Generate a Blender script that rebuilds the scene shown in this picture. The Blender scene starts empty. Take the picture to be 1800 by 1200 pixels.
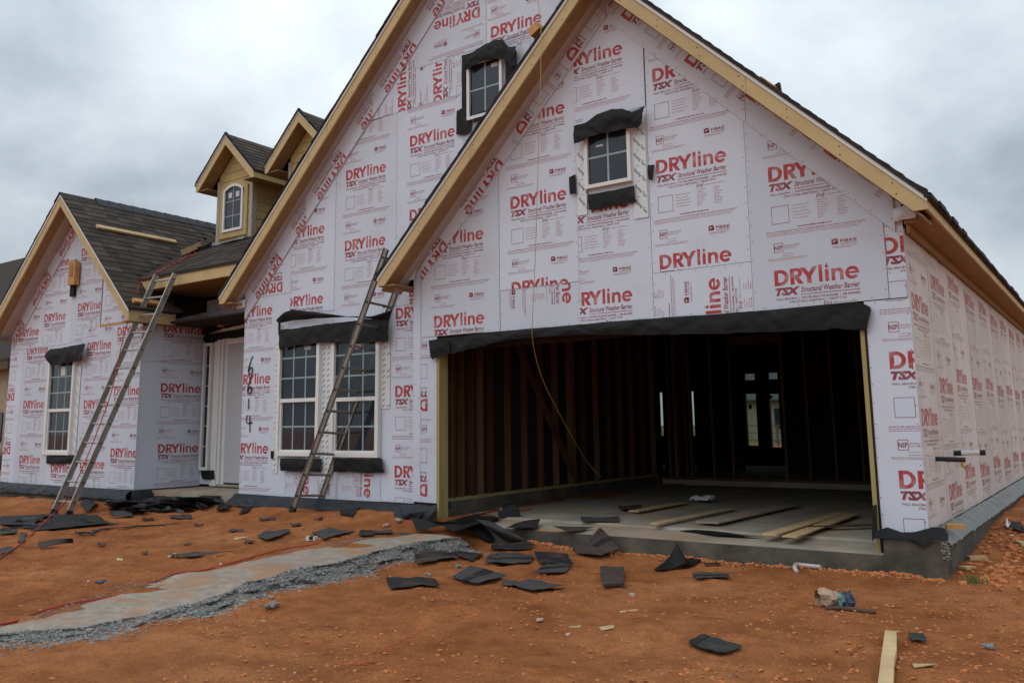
import bpy, bmesh, math, random
import numpy as np
from mathutils import Vector, Matrix
from mathutils.geometry import tessellate_polygon
random.seed(7)
SC = bpy.context.scene
COL = SC.collection
# ---------------------------------------------------------------- camera
F, CX, CY = 1508.08, 900.0, 515.0
RM = np.array([[0.81750192, 0.57578841, -0.01258232],
               [-0.09823532, 0.11788056, -0.98815687],
               [-0.56748606, 0.80905617, 0.15293035]])
CAM = np.array([0.0, 0.0, 1.28])
cd = bpy.data.cameras.new("camera"); cam = bpy.data.objects.new("camera", cd); COL.objects.link(cam)
cd.sensor_width = 36; cd.lens = F / 1800 * 36; cd.shift_y = -85 / 1800; cd.clip_start = 0.05; cd.clip_end = 2000
mw = Matrix.Identity(4)
for i in range(3):
    mw[i][0] = RM[0][i]; mw[i][1] = -RM[1][i]; mw[i][2] = -RM[2][i]; mw[i][3] = CAM[i]
cam.matrix_world = mw
SC.camera = cam
# ---------------------------------------------------------------- world (overcast) and sun
W = bpy.data.worlds.new("World"); SC.world = W; W.use_nodes = True
nt = W.node_tree; nt.nodes.clear()
def N(t, **k):
    n = nt.nodes.new(t)
    for a, b in k.items(): setattr(n, a, b)
    return n
L = nt.links.new
SUN_EL, SUN_ROT = math.radians(52), math.radians(200)
sky = N("ShaderNodeTexSky", sky_type='NISHITA', sun_disc=False); sky.sun_elevation = SUN_EL; sky.sun_rotation = SUN_ROT
tc = N("ShaderNodeTexCoord"); sep = N("ShaderNodeSeparateXYZ"); L(tc.outputs["Generated"], sep.inputs[0])
zc = N("ShaderNodeMath", operation='MAXIMUM'); L(sep.outputs[2], zc.inputs[0]); zc.inputs[1].default_value = 0.0
za = N("ShaderNodeMath", operation='ADD'); L(zc.outputs[0], za.inputs[0]); za.inputs[1].default_value = 0.55
dx = N("ShaderNodeMath", operation='DIVIDE'); L(sep.outputs[0], dx.inputs[0]); L(za.outputs[0], dx.inputs[1])
dy = N("ShaderNodeMath", operation='DIVIDE'); L(sep.outputs[1], dy.inputs[0]); L(za.outputs[0], dy.inputs[1])
cmb = N("ShaderNodeCombineXYZ"); L(dx.outputs[0], cmb.inputs[0]); L(dy.outputs[0], cmb.inputs[1])
n1 = N("ShaderNodeTexNoise"); n1.inputs["Scale"].default_value = 1.9; n1.inputs["Detail"].default_value = 7; n1.inputs["Roughness"].default_value = 0.56; n1.inputs["Distortion"].default_value = 0.12
cof = N("ShaderNodeVectorMath", operation='ADD'); L(cmb.outputs[0], cof.inputs[0]); cof.inputs[1].default_value = (1.2, 5.5, 0.0)
L(cof.outputs[0], n1.inputs["Vector"])
rp = N("ShaderNodeValToRGB"); L(n1.outputs["Fac"], rp.inputs[0])
e = rp.color_ramp.elements
e[0].position = 0.34; e[0].color = (0.33, 0.38, 0.43, 1)
e[1].position = 0.67; e[1].color = (0.76, 0.82, 0.86, 1)
m_ = rp.color_ramp.elements.new(0.5); m_.color = (0.54, 0.60, 0.65, 1)
# CIE overcast: brighter towards the zenith
g1 = N("ShaderNodeMath", operation='MULTIPLY_ADD'); L(zc.outputs[0], g1.inputs[0]); g1.inputs[1].default_value = 0.9; g1.inputs[2].default_value = 0.72
mul = N("ShaderNodeVectorMath", operation='SCALE'); L(rp.outputs[0], mul.inputs[0]); L(g1.outputs[0], mul.inputs["Scale"])
sc2 = N("ShaderNodeVectorMath", operation='SCALE'); L(mul.outputs[0], sc2.inputs[0]); sc2.inputs["Scale"].default_value = 9.7
mx = N("ShaderNodeMix", data_type='RGBA'); mx.inputs["Factor"].default_value = 0.93
L(sky.outputs[0], mx.inputs[6]); L(sc2.outputs[0], mx.inputs[7])
bg = N("ShaderNodeBackground"); L(mx.outputs[2], bg.inputs[0]); bg.inputs[1].default_value = 0.10
out = N("ShaderNodeOutputWorld"); L(bg.outputs[0], out.inputs[0])
sd = bpy.data.lights.new("sun", 'SUN'); sd.energy = 0.5; sd.angle = math.radians(60); sd.color = (1.0, 0.96, 0.9)
sun = bpy.data.objects.new("sun", sd); COL.objects.link(sun)
sdir = Vector((math.sin(SUN_ROT) * math.cos(SUN_EL), math.cos(SUN_ROT) * math.cos(SUN_EL), math.sin(SUN_EL)))
sun.rotation_euler = sdir.to_track_quat('Z', 'Y').to_euler(); sun.location = (0, -10, 20)
vs = SC.view_settings
SC.display_settings.display_device = 'sRGB'
vs.view_transform = 'Standard'; vs.look = 'None'; vs.exposure = 0.38; vs.gamma = 1.0; vs.use_curve_mapping = False
SC.cycles.max_bounces = 5; SC.cycles.diffuse_bounces = 3

# ---------------------------------------------------------------- pixel of the photograph -> point in the place
def ray(x, y): return RM.T @ np.array([(x - CX) / F, (y - CY) / F, 1.0])
def onY(x, y, Y):
    d = ray(x, y); return Vector(CAM + (Y - CAM[1]) / d[1] * d)
def onX(x, y, X):
    d = ray(x, y); return Vector(CAM + (X - CAM[0]) / d[0] * d)
def onZ(x, y, Z):
    d = ray(x, y); return Vector(CAM + (Z - CAM[2]) / d[2] * d)

# ---------------------------------------------------------------- value noise
_P = np.random.RandomState(3).rand(256, 256)
def vnoise(x, y):
    x = np.asarray(x, float); y = np.asarray(y, float)
    xi = np.floor(x).astype(int); yi = np.floor(y).astype(int); fx = x - xi; fy = y - yi
    fx = fx * fx * (3 - 2 * fx); fy = fy * fy * (3 - 2 * fy)
    a = _P[xi % 256, yi % 256]; b = _P[(xi + 1) % 256, yi % 256]; c = _P[xi % 256, (yi + 1) % 256]; d = _P[(xi + 1) % 256, (yi + 1) % 256]
    return (a * (1 - fx) + b * fx) * (1 - fy) + (c * (1 - fx) + d * fx) * fy - 0.5
def fbm(x, y, s, o=4):
    v = 0; a = 1
    for i in range(o): v = v + a * vnoise(x * s + 17.3 * i, y * s + 5.1 * i); s *= 2.1; a *= 0.5
    return v
def ss(x, a, b):
    t = np.clip((np.asarray(x, float) - a) / (b - a), 0, 1); return t * t * (3 - 2 * t)
def ridge_x(y):  # front top edge of the broken concrete strip
    return np.interp(y, [0, 2.7, 3.1, 3.84, 4.84, 5.6, 6.4, 7.05, 7.3], [-6.0, -5.72, -5.52, -5.46, -5.69, -5.74, -5.86, -5.72, -5.75])
def ridge_z(y):
    return np.interp(y, [1, 2.7, 3.8, 4.8, 5.6, 6.4, 7.05, 7.3], [0.02, 0.04, 0.075, 0.105, 0.125, 0.135, 0.135, 0.13])
def terrain(x, y):
    x = np.asarray(x, float); y = np.asarray(y, float)
    back = ridge_z(y) - 0.012
    base = 0.018 + 0 * x
    left = np.where(y > 7.3, 0.12, back)
    # higher ground behind the concrete strip, rising to the wall
    rx = ridge_x(y) - 0.12
    w = 1 - ss(x, rx - 0.12, rx + 0.05)
    w = np.where(y > 7.15, np.minimum(w, 1 - ss(x, -6.4, -5.6)), w)
    far = left * (1 - 0.55 * ss(-x, 7.2, 12.5)) + 0.1 * ss(y, 7.3, 8.1) * (1 - ss(-x, 10.6, 11.4)) + 0.07 * ss(y, 6.9, 7.9) * ss(-x, 11.2, 12.5)
    z = base * (1 - w) + far * w
    # mound beside the ladder on the main wall
    z = z + 0.05 * np.exp(-(((x + 8.0) / 0.7) ** 2 + ((y - 7.75) / 0.3) ** 2))
    # right side of the house: soil climbs beside the slab
    r = ss(x, -1.5, -1.25) * ss(y, 7.6, 8.6)
    z = z + r * (0.04 + 0.13 * ss(y, 8.5, 12) + 0.03 * ss(x, -1.2, 0.5))
    z = z + 0.11 * ss(y, 7.7, 8.5) * ss(-x, 10.7, 11.1) * (1 - ss(-x, 12.9, 13.3))
    z = z + 0.03 * np.exp(-(((y - 7.68) / 0.14) ** 2)) * ss(x, -5.9, -5.4) * (1 - ss(x, -1.5, -1.3)) * (0.4 + 2.0 * np.clip(vnoise(x * 1.7, y * 0 + 3.3) + 0.1, 0, 1))
    n = 0.05 * fbm(x, y, 0.8, 2) + 0.034 * fbm(x, y, 3.1, 3) + 0.022 * fbm(x * 0.45 + y * .1, y, 2.6, 3) + 0.016 * fbm(x, y, 12.0, 3)
    return z + n * (1 - 0.6 * ss(y, 20, 40))
def tz(x, y): return float(terrain(np.array([x]), np.array([y]))[0])
def onG(px, py):
    d = ray(px, py); t = (0.05 - CAM[2]) / d[2]
    if t < 0: t = 15
    for _ in range(12):
        p = CAM + t * d; h = tz(p[0], p[1]); t = t + (h - p[2]) / d[2] * 0.7
    p = CAM + t * d
    return Vector((p[0], p[1], tz(p[0], p[1])))

# ---------------------------------------------------------------- materials
MATS = {}
def mat(name, c, rough=0.7, var=0.15, scale=6.0, bump=0.0, bscale=None, c2=None, spec=0.3, metal=0.0, stretch=None, detail=5, stain=None, coat=0):
    m = bpy.data.materials.new(name); m.use_nodes = True; t = m.node_tree; b = t.nodes["Principled BSDF"]
    b.inputs["Roughness"].default_value = rough; b.inputs["Metallic"].default_value = metal; b.inputs["Specular IOR Level"].default_value = spec
    tc = t.nodes.new("ShaderNodeTexCoord"); mp = t.nodes.new("ShaderNodeMapping"); t.links.new(tc.outputs["Object"], mp.inputs[0])
    if stretch: mp.inputs["Scale"].default_value = stretch
    nz = t.nodes.new("ShaderNodeTexNoise"); nz.inputs["Scale"].default_value = scale; nz.inputs["Detail"].default_value = detail; nz.inputs["Roughness"].default_value = 0.6
    t.links.new(mp.outputs[0], nz.inputs["Vector"])
    r = t.nodes.new("ShaderNodeValToRGB"); t.links.new(nz.outputs["Fac"], r.inputs[0])
    c = np.array(c, float)
    a = c * (1 - var) if c2 is None else np.array(c2, float)
    bb = np.minimum(c * (1 + var), 0.95) if c2 is None else c
    r.color_ramp.elements[0].position = 0.3; r.color_ramp.elements[1].position = 0.7
    r.color_ramp.elements[0].color = (*a, 1); r.color_ramp.elements[1].color = (*bb, 1)
    col = r.outputs[0]
    if stain:
        sc, (lo, hi), cs, amt = stain
        n2 = t.nodes.new("ShaderNodeTexNoise"); n2.inputs["Scale"].default_value = sc; n2.inputs["Detail"].default_value = 6; t.links.new(tc.outputs["Object"], n2.inputs["Vector"])
        r2 = t.nodes.new("ShaderNodeMapRange"); r2.inputs[1].default_value = lo; r2.inputs[2].default_value = hi; r2.inputs[4].default_value = amt; t.links.new(n2.outputs["Fac"], r2.inputs[0])
        mx = t.nodes.new("ShaderNodeMix"); mx.data_type = 'RGBA'; t.links.new(r2.outputs[0], mx.inputs["Factor"]); t.links.new(col, mx.inputs[6]); mx.inputs[7].default_value = (*cs, 1); col = mx.outputs[2]
    t.links.new(col, b.inputs["Base Color"])
    if bump:
        n3 = t.nodes.new("ShaderNodeTexNoise"); n3.inputs["Scale"].default_value = bscale or scale * 4; n3.inputs["Detail"].default_value = 6
        t.links.new(mp.outputs[0], n3.inputs["Vector"])
        bp = t.nodes.new("ShaderNodeBump"); bp.inputs["Strength"].default_value = bump; bp.inputs["Distance"].default_value = 0.02
        t.links.new(n3.outputs["Fac"], bp.inputs["Height"]); t.links.new(bp.outputs[0], b.inputs["Normal"])
    MATS[name] = m; return m
M = MATS
def panel_tone(m):
    t = m.node_tree; b = t.nodes["Principled BSDF"]; src = b.inputs["Base Color"].links[0].from_socket
    oi = t.nodes.new("ShaderNodeObjectInfo"); mr = t.nodes.new("ShaderNodeMapRange"); mr.inputs[3].default_value = 0.93; mr.inputs[4].default_value = 1.05; t.links.new(oi.outputs["Random"], mr.inputs[0])
    mx = t.nodes.new("ShaderNodeVectorMath"); mx.operation = 'SCALE'; t.links.new(src, mx.inputs[0]); t.links.new(mr.outputs[0], mx.inputs["Scale"]); t.links.new(mx.outputs[0], b.inputs["Base Color"])
mat("sheathing_white", (0.60, 0.645, 0.735), 0.5, 0.03, 1.5, 0.10, 2.5, stain=(2.1, (0.56, 0.8), (0.48, 0.40, 0.35), 0.32))
mat("sheathing_soffit_shade", (0.46, 0.39, 0.37), 0.6, 0.05, 2)  # white soffit sheathing; shade and bounce from red soil put into its colour
mat("sheathing_bounce_dust", (0.61, 0.565, 0.545), 0.6, 0.06, 1.2, 0.05, 3, stain=(2.2, (0.45, 0.8), (0.50, 0.36, 0.27), 0.5), stretch=(1, 1, 0.25))  # side panels: warm bounce off soil put into the base colour, with dust stains
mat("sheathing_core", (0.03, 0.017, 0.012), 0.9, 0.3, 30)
mat("ink_red", (0.42, 0.052, 0.056), 0.55, 0.08, 8, stain=(9, (0.5, 0.72), (0.62, 0.58, 0.60), 0.42))
mat("ink_dark", (0.27, 0.055, 0.075), 0.6, 0.1, 8, stain=(9, (0.5, 0.72), (0.62, 0.58, 0.60), 0.42))
mat("ink_fine", (0.46, 0.25, 0.27), 0.6, 0.1, 8)
mat("ink_red_bounce_dust", (0.45, 0.13, 0.12), 0.6, 0.25, 5)  # faded side-wall print, warmed to match the bounce put into the panels
mat("ink_dark_bounce_dust", (0.41, 0.25, 0.22), 0.6, 0.2, 5)
mat("ink_fine_bounce_dust", (0.52, 0.40, 0.36), 0.6, 0.2, 5)
mat("ink_black", (0.03, 0.035, 0.05), 0.5)
mat("tape_white", (0.68, 0.70, 0.72), 0.35, 0.03, 3, 0.15, 6)
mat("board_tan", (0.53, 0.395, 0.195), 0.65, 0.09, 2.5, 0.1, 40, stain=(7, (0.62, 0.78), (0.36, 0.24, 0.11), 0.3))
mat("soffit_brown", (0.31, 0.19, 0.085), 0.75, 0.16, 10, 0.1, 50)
mat("lumber", (0.50, 0.34, 0.17), 0.7, 0.22, 9, 0.12, 40, stretch=(1, 1, 0.12))
mat("lumber_flat", (0.52, 0.37, 0.20), 0.7, 0.2, 12, 0.12, 40, stretch=(0.4, 0.4, 1))
mat("treated_lumber", (0.36, 0.29, 0.12), 0.7, 0.2, 8, 0.1, 40, stretch=(1, 1, 0.1))
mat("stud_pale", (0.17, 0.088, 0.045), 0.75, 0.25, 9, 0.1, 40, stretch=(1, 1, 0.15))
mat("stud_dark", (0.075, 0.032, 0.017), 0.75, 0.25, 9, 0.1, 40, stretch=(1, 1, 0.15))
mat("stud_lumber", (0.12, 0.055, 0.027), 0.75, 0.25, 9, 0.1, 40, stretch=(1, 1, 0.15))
mat("block_orange", (0.52, 0.28, 0.10), 0.7, 0.15, 14, 0.1, 60)
mat("felt_black", (0.011, 0.011, 0.012), 0.65, 0.3, 5, 0.25, 9, spec=0.22, stain=(5, (0.62, 0.8), (0.12, 0.07, 0.045), 0.35))
mat("felt_blue", (0.017, 0.020, 0.025), 0.55, 0.35, 4, 0.3, 8, spec=0.3)
mat("felt_grey", (0.125, 0.135, 0.13), 0.5, 0.3, 3, 0.25, 9, spec=0.4, stain=(4, (0.45, 0.7), (0.20, 0.13, 0.09), 0.5))
for i, (c, k) in enumerate([((0.060, 0.047, 0.036), .2), ((0.040, 0.032, 0.026), .2), ((0.083, 0.064, 0.048), .2), ((0.050, 0.041, 0.033), .2)]):
    mat("shingle_%s" % "abcd"[i], c, 0.92, k, 90, 0.4, 160)
mat("shingle_brown", (0.058, 0.044, 0.038), 0.92, 0.22, 60, 0.4, 120, stain=(7, (0.52, 0.78), (0.24, 0.12, 0.065), 0.28))
mat("shingle_grey", (0.052, 0.052, 0.052), 0.92, 0.22, 60, 0.4, 120, stain=(7, (0.52, 0.78), (0.24, 0.12, 0.065), 0.28))
mat("shingle_back", (0.014, 0.015, 0.016), 0.8, 0.3, 20, 0.3, 60, stain=(7, (0.52, 0.78), (0.24, 0.12, 0.065), 0.28))
mat("shingle_green", (0.026, 0.032, 0.029), 0.9, 0.25, 60, 0.3, 120, stain=(7, (0.52, 0.78), (0.24, 0.12, 0.065), 0.28))
mat("ridge_cap_dark", (0.045, 0.048, 0.055), 0.85, 0.25, 40, 0.3, 90)
mat("drip_white", (0.70, 0.74, 0.74), 0.4, 0.05, 3)
mat("window_white", (0.74, 0.73, 0.71), 0.45, 0.04, 4)
mat("muntin_pale", (0.29, 0.38, 0.38), 0.5, 0.05, 4)
mat("siding_tan", (0.47, 0.35, 0.15), 0.7, 0.08, 5, 0.1, 60)
mat("corner_grey", (0.40, 0.36, 0.28), 0.7, 0.06, 5)
mat("door_primer", (0.50, 0.50, 0.53), 0.55, 0.03, 3)
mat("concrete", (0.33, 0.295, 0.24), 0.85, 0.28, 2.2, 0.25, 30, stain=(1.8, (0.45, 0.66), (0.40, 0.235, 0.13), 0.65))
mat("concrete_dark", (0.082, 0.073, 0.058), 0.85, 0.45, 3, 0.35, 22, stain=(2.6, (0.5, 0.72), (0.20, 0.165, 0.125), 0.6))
mat("spill_top", (0.31, 0.265, 0.215), 0.9, 0.25, 9, 0.7, 40, stain=(3.2, (0.45, 0.62), (0.36, 0.185, 0.095), 0.7))
mat("spill_rubble", (0.215, 0.21, 0.20), 0.9, 0.35, 22, 0.5, 50)
mat("spill_dark", (0.15, 0.147, 0.138), 0.95, 0.35, 14, 0.5, 50, stain=(4, (0.5, 0.7), (0.26, 0.13, 0.07), 0.5))
mat("spill_pale", (0.28, 0.27, 0.25), 0.9, 0.25, 22, 0.5, 50)
mat("alu", (0.40, 0.385, 0.35), 0.45, 0.2, 6, 0.05, 30, spec=0.5, metal=0.55)
mat("alu_brown", (0.24, 0.21, 0.18), 0.5, 0.25, 7, 0.05, 30, spec=0.5, metal=0.5)
mat("plastic_black", (0.02, 0.02, 0.022), 0.4)
mat("hose_red", (0.36, 0.035, 0.03), 0.5, 0.15, 5)
mat("cord_yellow", (0.46, 0.35, 0.08), 0.6, 0.15, 5)
mat("pvc_white", (0.72, 0.72, 0.70), 0.4, 0.05, 4)
mat("pvc_dirty", (0.50, 0.44, 0.40), 0.5, 0.2, 6)
mat("brass", (0.45, 0.26, 0.08), 0.4, 0.1, 5, metal=0.8)
mat("bag_tan", (0.42, 0.29, 0.20), 0.7, 0.25, 18, 0.5, 30)
mat("bag_teal", (0.10, 0.20, 0.19), 0.5, 0.5, 15, 0.4, 25)
mat("bag_blue", (0.05, 0.06, 0.11), 0.5, 0.3, 15, 0.4, 25)
mat("stick_brown", (0.10, 0.06, 0.04), 0.8, 0.2, 12, 0.3, 40)
mat("paper_white", (0.62, 0.62, 0.62), 0.6, 0.1, 8, 0.2, 20)
mat("clod", (0.47, 0.172, 0.062), 0.95, 0.35, 20, 0.4, 60)
mat("pebble", (0.42, 0.34, 0.27), 0.85, 0.3, 30)
mat("brick_pale", (0.34, 0.28, 0.21), 0.85, 0.25, 7, 0.3, 20)
mat("grass_green", (0.10, 0.13, 0.045), 0.95, 0.35, 3, 0.3, 20)
mat("roof_far", (0.10, 0.10, 0.11), 0.9, 0.2, 5)
mat("wall_far", (0.34, 0.29, 0.24), 0.9, 0.1, 2)
mat("fence_wood", (0.17, 0.12, 0.08), 0.9, 0.2, 5)
mat("paint_orange", (0.46, 0.07, 0.025), 0.9, 0.3, 30)
mat("ink_spray", (0.012, 0.012, 0.014), 0.5)
for _n in ("sheathing_white", "sheathing_bounce_dust", "board_tan"): panel_tone(MATS[_n])
def glass(name, c, alpha):
    m = mat(name, c, 0.04, 0.05, 2, spec=0.5); t = m.node_tree; b = t.nodes["Principled BSDF"]
    if alpha < 1:
        tr = t.nodes.new("ShaderNodeBsdfTransparent"); tr.inputs[0].default_value = (0.85, 0.93, 0.9, 1); mxs = t.nodes.new("ShaderNodeMixShader"); mxs.inputs[0].default_value = alpha
        t.links.new(tr.outputs[0], mxs.inputs[1]); t.links.new(b.outputs[0], mxs.inputs[2]); t.links.new(mxs.outputs[0], t.nodes["Material Output"].inputs[0])
    return m
glass("pane_dark", (0.022, 0.028, 0.040), 1.0)
glass("pane_clear", (0.05, 0.06, 0.06), 0.25)
# soil: several scales of colour, pale grit and fine relief
def soil():
    m = bpy.data.materials.new("red_soil"); m.use_nodes = True; t = m.node_tree; b = t.nodes["Principled BSDF"]; b.inputs["Roughness"].default_value = 0.95; b.inputs["Specular IOR Level"].default_value = 0.15
    tc = t.nodes.new("ShaderNodeTexCoord")
    def nz(s, d=8, r=0.6):
        n = t.nodes.new("ShaderNodeTexNoise"); n.inputs["Scale"].default_value = s; n.inputs["Detail"].default_value = d; n.inputs["Roughness"].default_value = r; t.links.new(tc.outputs["Object"], n.inputs["Vector"]); return n.outputs["Fac"]
    def rampc(f, st):
        r = t.nodes.new("ShaderNodeValToRGB"); t.links.new(f, r.inputs[0]); e = r.color_ramp.elements
        while len(e) < len(st): e.new(0.5)
        for q, (p, c) in zip(e, st): q.position = p; q.color = (*c, 1)
        return r.outputs[0]
    def mixc(a, b_, f, mode='MIX'):
        x = t.nodes.new("ShaderNodeMix"); x.data_type = 'RGBA'; x.blend_type = mode
        if isinstance(f, float): x.inputs["Factor"].default_value = f
        else: t.links.new(f, x.inputs["Factor"])
        t.links.new(a, x.inputs[6]); t.links.new(b_, x.inputs[7]); return x.outputs[2]
    big = rampc(nz(0.55, 5), [(0.32, (0.44, 0.150, 0.050)), (0.5, (0.55, 0.200, 0.070)), (0.7, (0.64, 0.265, 0.105))])
    mid = rampc(nz(5, 7, .65), [(0.3, (0.72, 0.66, 0.62)), (0.55, (1, 1, 1)), (0.75, (1.22, 1.2, 1.18))])
    fine = rampc(nz(55, 5, .7), [(0.3, (0.70, 0.66, 0.63)), (0.5, (1, 1, 1)), (0.72, (1.22, 1.22, 1.22))])
    c = mixc(mixc(big, mid, 1.0, 'MULTIPLY'), fine, 1.0, 'MULTIPLY')
    patch = rampc(nz(1.7, 4, .55), [(0.34, (0.80, 0.76, 0.73)), (0.5, (1, 1, 1)), (0.66, (1.13, 1.14, 1.15))])
    c = mixc(c, patch, 1.0, 'MULTIPLY')
    v = t.nodes.new("ShaderNodeTexVoronoi"); v.inputs["Scale"].default_value = 30; t.links.new(tc.outputs["Object"], v.inputs["Vector"])
    r1 = t.nodes.new("ShaderNodeMapRange"); r1.inputs[1].default_value = 0.13; r1.inputs[2].default_value = 0.07; t.links.new(v.outputs["Distance"], r1.inputs[0])
    gate = t.nodes.new("ShaderNodeMapRange"); gate.inputs[1].default_value = 0.55; gate.inputs[2].default_value = 0.7; t.links.new(nz(9, 2), gate.inputs[0])
    mm = t.nodes.new("ShaderNodeMath"); mm.operation = 'MULTIPLY'; t.links.new(r1.outputs[0], mm.inputs[0]); t.links.new(gate.outputs[0], mm.inputs[1])
    pale = t.nodes.new("ShaderNodeRGB"); pale.outputs[0].default_value = (0.50, 0.34, 0.23, 1)
    c = mixc(c, pale.outputs[0], mm.outputs[0])
    t.links.new(c, b.inputs["Base Color"])
    ad = t.nodes.new("ShaderNodeMath"); ad.operation = 'MULTIPLY_ADD'; t.links.new(nz(28, 8, .7), ad.inputs[0]); ad.inputs[1].default_value = 1.0; t.links.new(nz(120, 4, .6), ad.inputs[2])
    bp = t.nodes.new("ShaderNodeBump"); bp.inputs["Strength"].default_value = 1.0; bp.inputs["Distance"].default_value = 0.035; t.links.new(ad.outputs[0], bp.inputs["Height"]); t.links.new(bp.outputs[0], b.inputs["Normal"])
    MATS["red_soil"] = m
soil()

# ---------------------------------------------------------------- mesh helpers
class MB:
    def __init__(s): s.v = []; s.f = []; s.m = []; s.mats = []
    def mi(s, m):
        if m not in s.mats: s.mats.append(m)
        return s.mats.index(m)
    def add(s, vs, fs, m):
        o = len(s.v); s.v += [tuple(v) for v in vs]; i = s.mi(m)
        for f in fs: s.f.append(tuple(q + o for q in f)); s.m.append(i)
    def box(s, a, b, m):
        x0, y0, z0 = a; x1, y1, z1 = b
        x0, x1 = min(x0, x1), max(x0, x1); y0, y1 = min(y0, y1), max(y0, y1); z0, z1 = min(z0, z1), max(z0, z1)
        s.add([(x0, y0, z0), (x1, y0, z0), (x1, y1, z0), (x0, y1, z0), (x0, y0, z1), (x1, y0, z1), (x1, y1, z1), (x0, y1, z1)],
              [(0, 3, 2, 1), (4, 5, 6, 7), (0, 1, 5, 4), (1, 2, 6, 5), (2, 3, 7, 6), (3, 0, 4, 7)], m)
    def obox(s, c, ex, ey, ez, m):  # oriented box: centre and three half-axis vectors
        c, ex, ey, ez = map(Vector, (c, ex, ey, ez)); vs = []
        for k in (-1, 1):
            for i, j in ((-1, -1), (1, -1), (1, 1), (-1, 1)): vs.append(c + ex * i + ey * j + ez * k)
        s.add(vs, [(0, 3, 2, 1), (4, 5, 6, 7), (0, 1, 5, 4), (1, 2, 6, 5), (2, 3, 7, 6), (3, 0, 4, 7)], m)
    def prism(s, poly, d, m):  # poly: 3-D points in a plane, d: extrusion vector
        poly = [Vector(p) for p in poly]; d = Vector(d); n = len(poly)
        nn = Vector((0, 0, 0))
        for i in range(n): nn += poly[i].cross(poly[(i + 1) % n])
        if nn.dot(d) > 0: poly = poly[::-1]
        vs = poly + [p + d for p in poly]
        fs = [tuple(range(n)), tuple(range(2 * n - 1, n - 1, -1))]
        for i in range(n): j = (i + 1) % n; fs.append((i, i + n, j + n, j))
        s.add(vs, fs, m)
    def tube(s, pts, r, m, n=7, cap=True):
        pts = [Vector(p) for p in pts]; rings = []
        up = None
        for i, p in enumerate(pts):
            t = (pts[min(i + 1, len(pts) - 1)] - pts[max(i - 1, 0)]).normalized()
            if up is None: up = Vector((0, 0, 1)) if abs(t.z) < 0.9 else Vector((1, 0, 0))
            a = t.cross(up).normalized(); b_ = a.cross(t).normalized(); up = b_
            rr = r[i] if isinstance(r, (list, tuple)) else r
            rings.append([p + (a * math.cos(2 * math.pi * k / n) + b_ * math.sin(2 * math.pi * k / n)) * rr for k in range(n)])
        vs = [v for q in rings for v in q]; fs = []
        for i in range(len(pts) - 1):
            for k in range(n): fs.append((i * n + k, i * n + (k + 1) % n, (i + 1) * n + (k + 1) % n, (i + 1) * n + k))
        if cap: fs.append(tuple(range(n))[::-1]); fs.append(tuple((len(pts) - 1) * n + k for k in range(n)))
        s.add(vs, fs, m)
    def grid(s, P, m, th=None, m2=None, rim=None):  # P[i][j] points; thickness vector (down) gives a closed sheet
        a = len(P); b = len(P[0]); vs = [v for r in P for v in r]
        top = [(i * b + j, (i + 1) * b + j, (i + 1) * b + j + 1, i * b + j + 1) for i in range(a - 1) for j in range(b - 1)]
        s.add(vs, top, m)
        if th is not None:
            th = Vector(th); s.add([Vector(v) + th for v in vs], [f[::-1] for f in top], m2 or m)
            ring = [(0, j) for j in range(b)] + [(i, b - 1) for i in range(1, a)] + [(a - 1, j) for j in range(b - 2, -1, -1)] + [(i, 0) for i in range(a - 2, 0, -1)]
            rv = [Vector(P[i][j]) for i, j in ring]; n = len(rv)
            s.add(rv + [v + th for v in rv], [(k, (k + 1) % n, (k + 1) % n + n, k + n) for k in range(n)], rim or m)
    def mesh(s, name, smooth=False):
        me = bpy.data.meshes.new(name); me.from_pydata(s.v, [], s.f)
        for q in s.mats: me.materials.append(MATS[q])
        me.polygons.foreach_set("material_index", s.m)
        if smooth: me.polygons.foreach_set("use_smooth", [True] * len(me.polygons))
        me.update(); return me
ROOTM = {}
def link(name, me, parent=None, loc=None):
    o = bpy.data.objects.new(name, me); COL.objects.link(o)
    if loc is not None: o.location = loc
    if parent is not None:
        o.parent = parent
        q = parent; off = Vector((0, 0, 0))
        while q is not None:
            if q.name in ROOTM: off = ROOTM[q.name]; break
            q = q.parent
        if parent.name in ROOTM: o.matrix_parent_inverse = Matrix.Translation(off).inverted()
    return o
def thing(name, label, cat, loc=(0, 0, 0), group=None):
    o = bpy.data.objects.new(name, None); COL.objects.link(o); o.location = loc; o.empty_display_size = 0.2
    o["label"] = label; o["category"] = cat
    if group: o["group"] = group
    ROOTM[o.name] = Vector(loc); return o
def tag(o, label, cat, group=None):
    o["label"] = label; o["category"] = cat
    if group: o["group"] = group
    return o
def solo(name, mb, label, cat, group=None, smooth=False):  # a thing that is one mesh; origin moved to its base centre
    vs = np.array(mb.v); c = Vector((*(vs.min(0) + vs.max(0))[:2] / 2, vs[:, 2].min())); mb.v = [tuple(Vector(v) - c) for v in mb.v]
    return tag(link(name, mb.mesh(name, smooth), None, c), label, cat, group)
def struct(name, me, kind="structure"):
    o = link(name, me); o["kind"] = kind; return o

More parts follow.
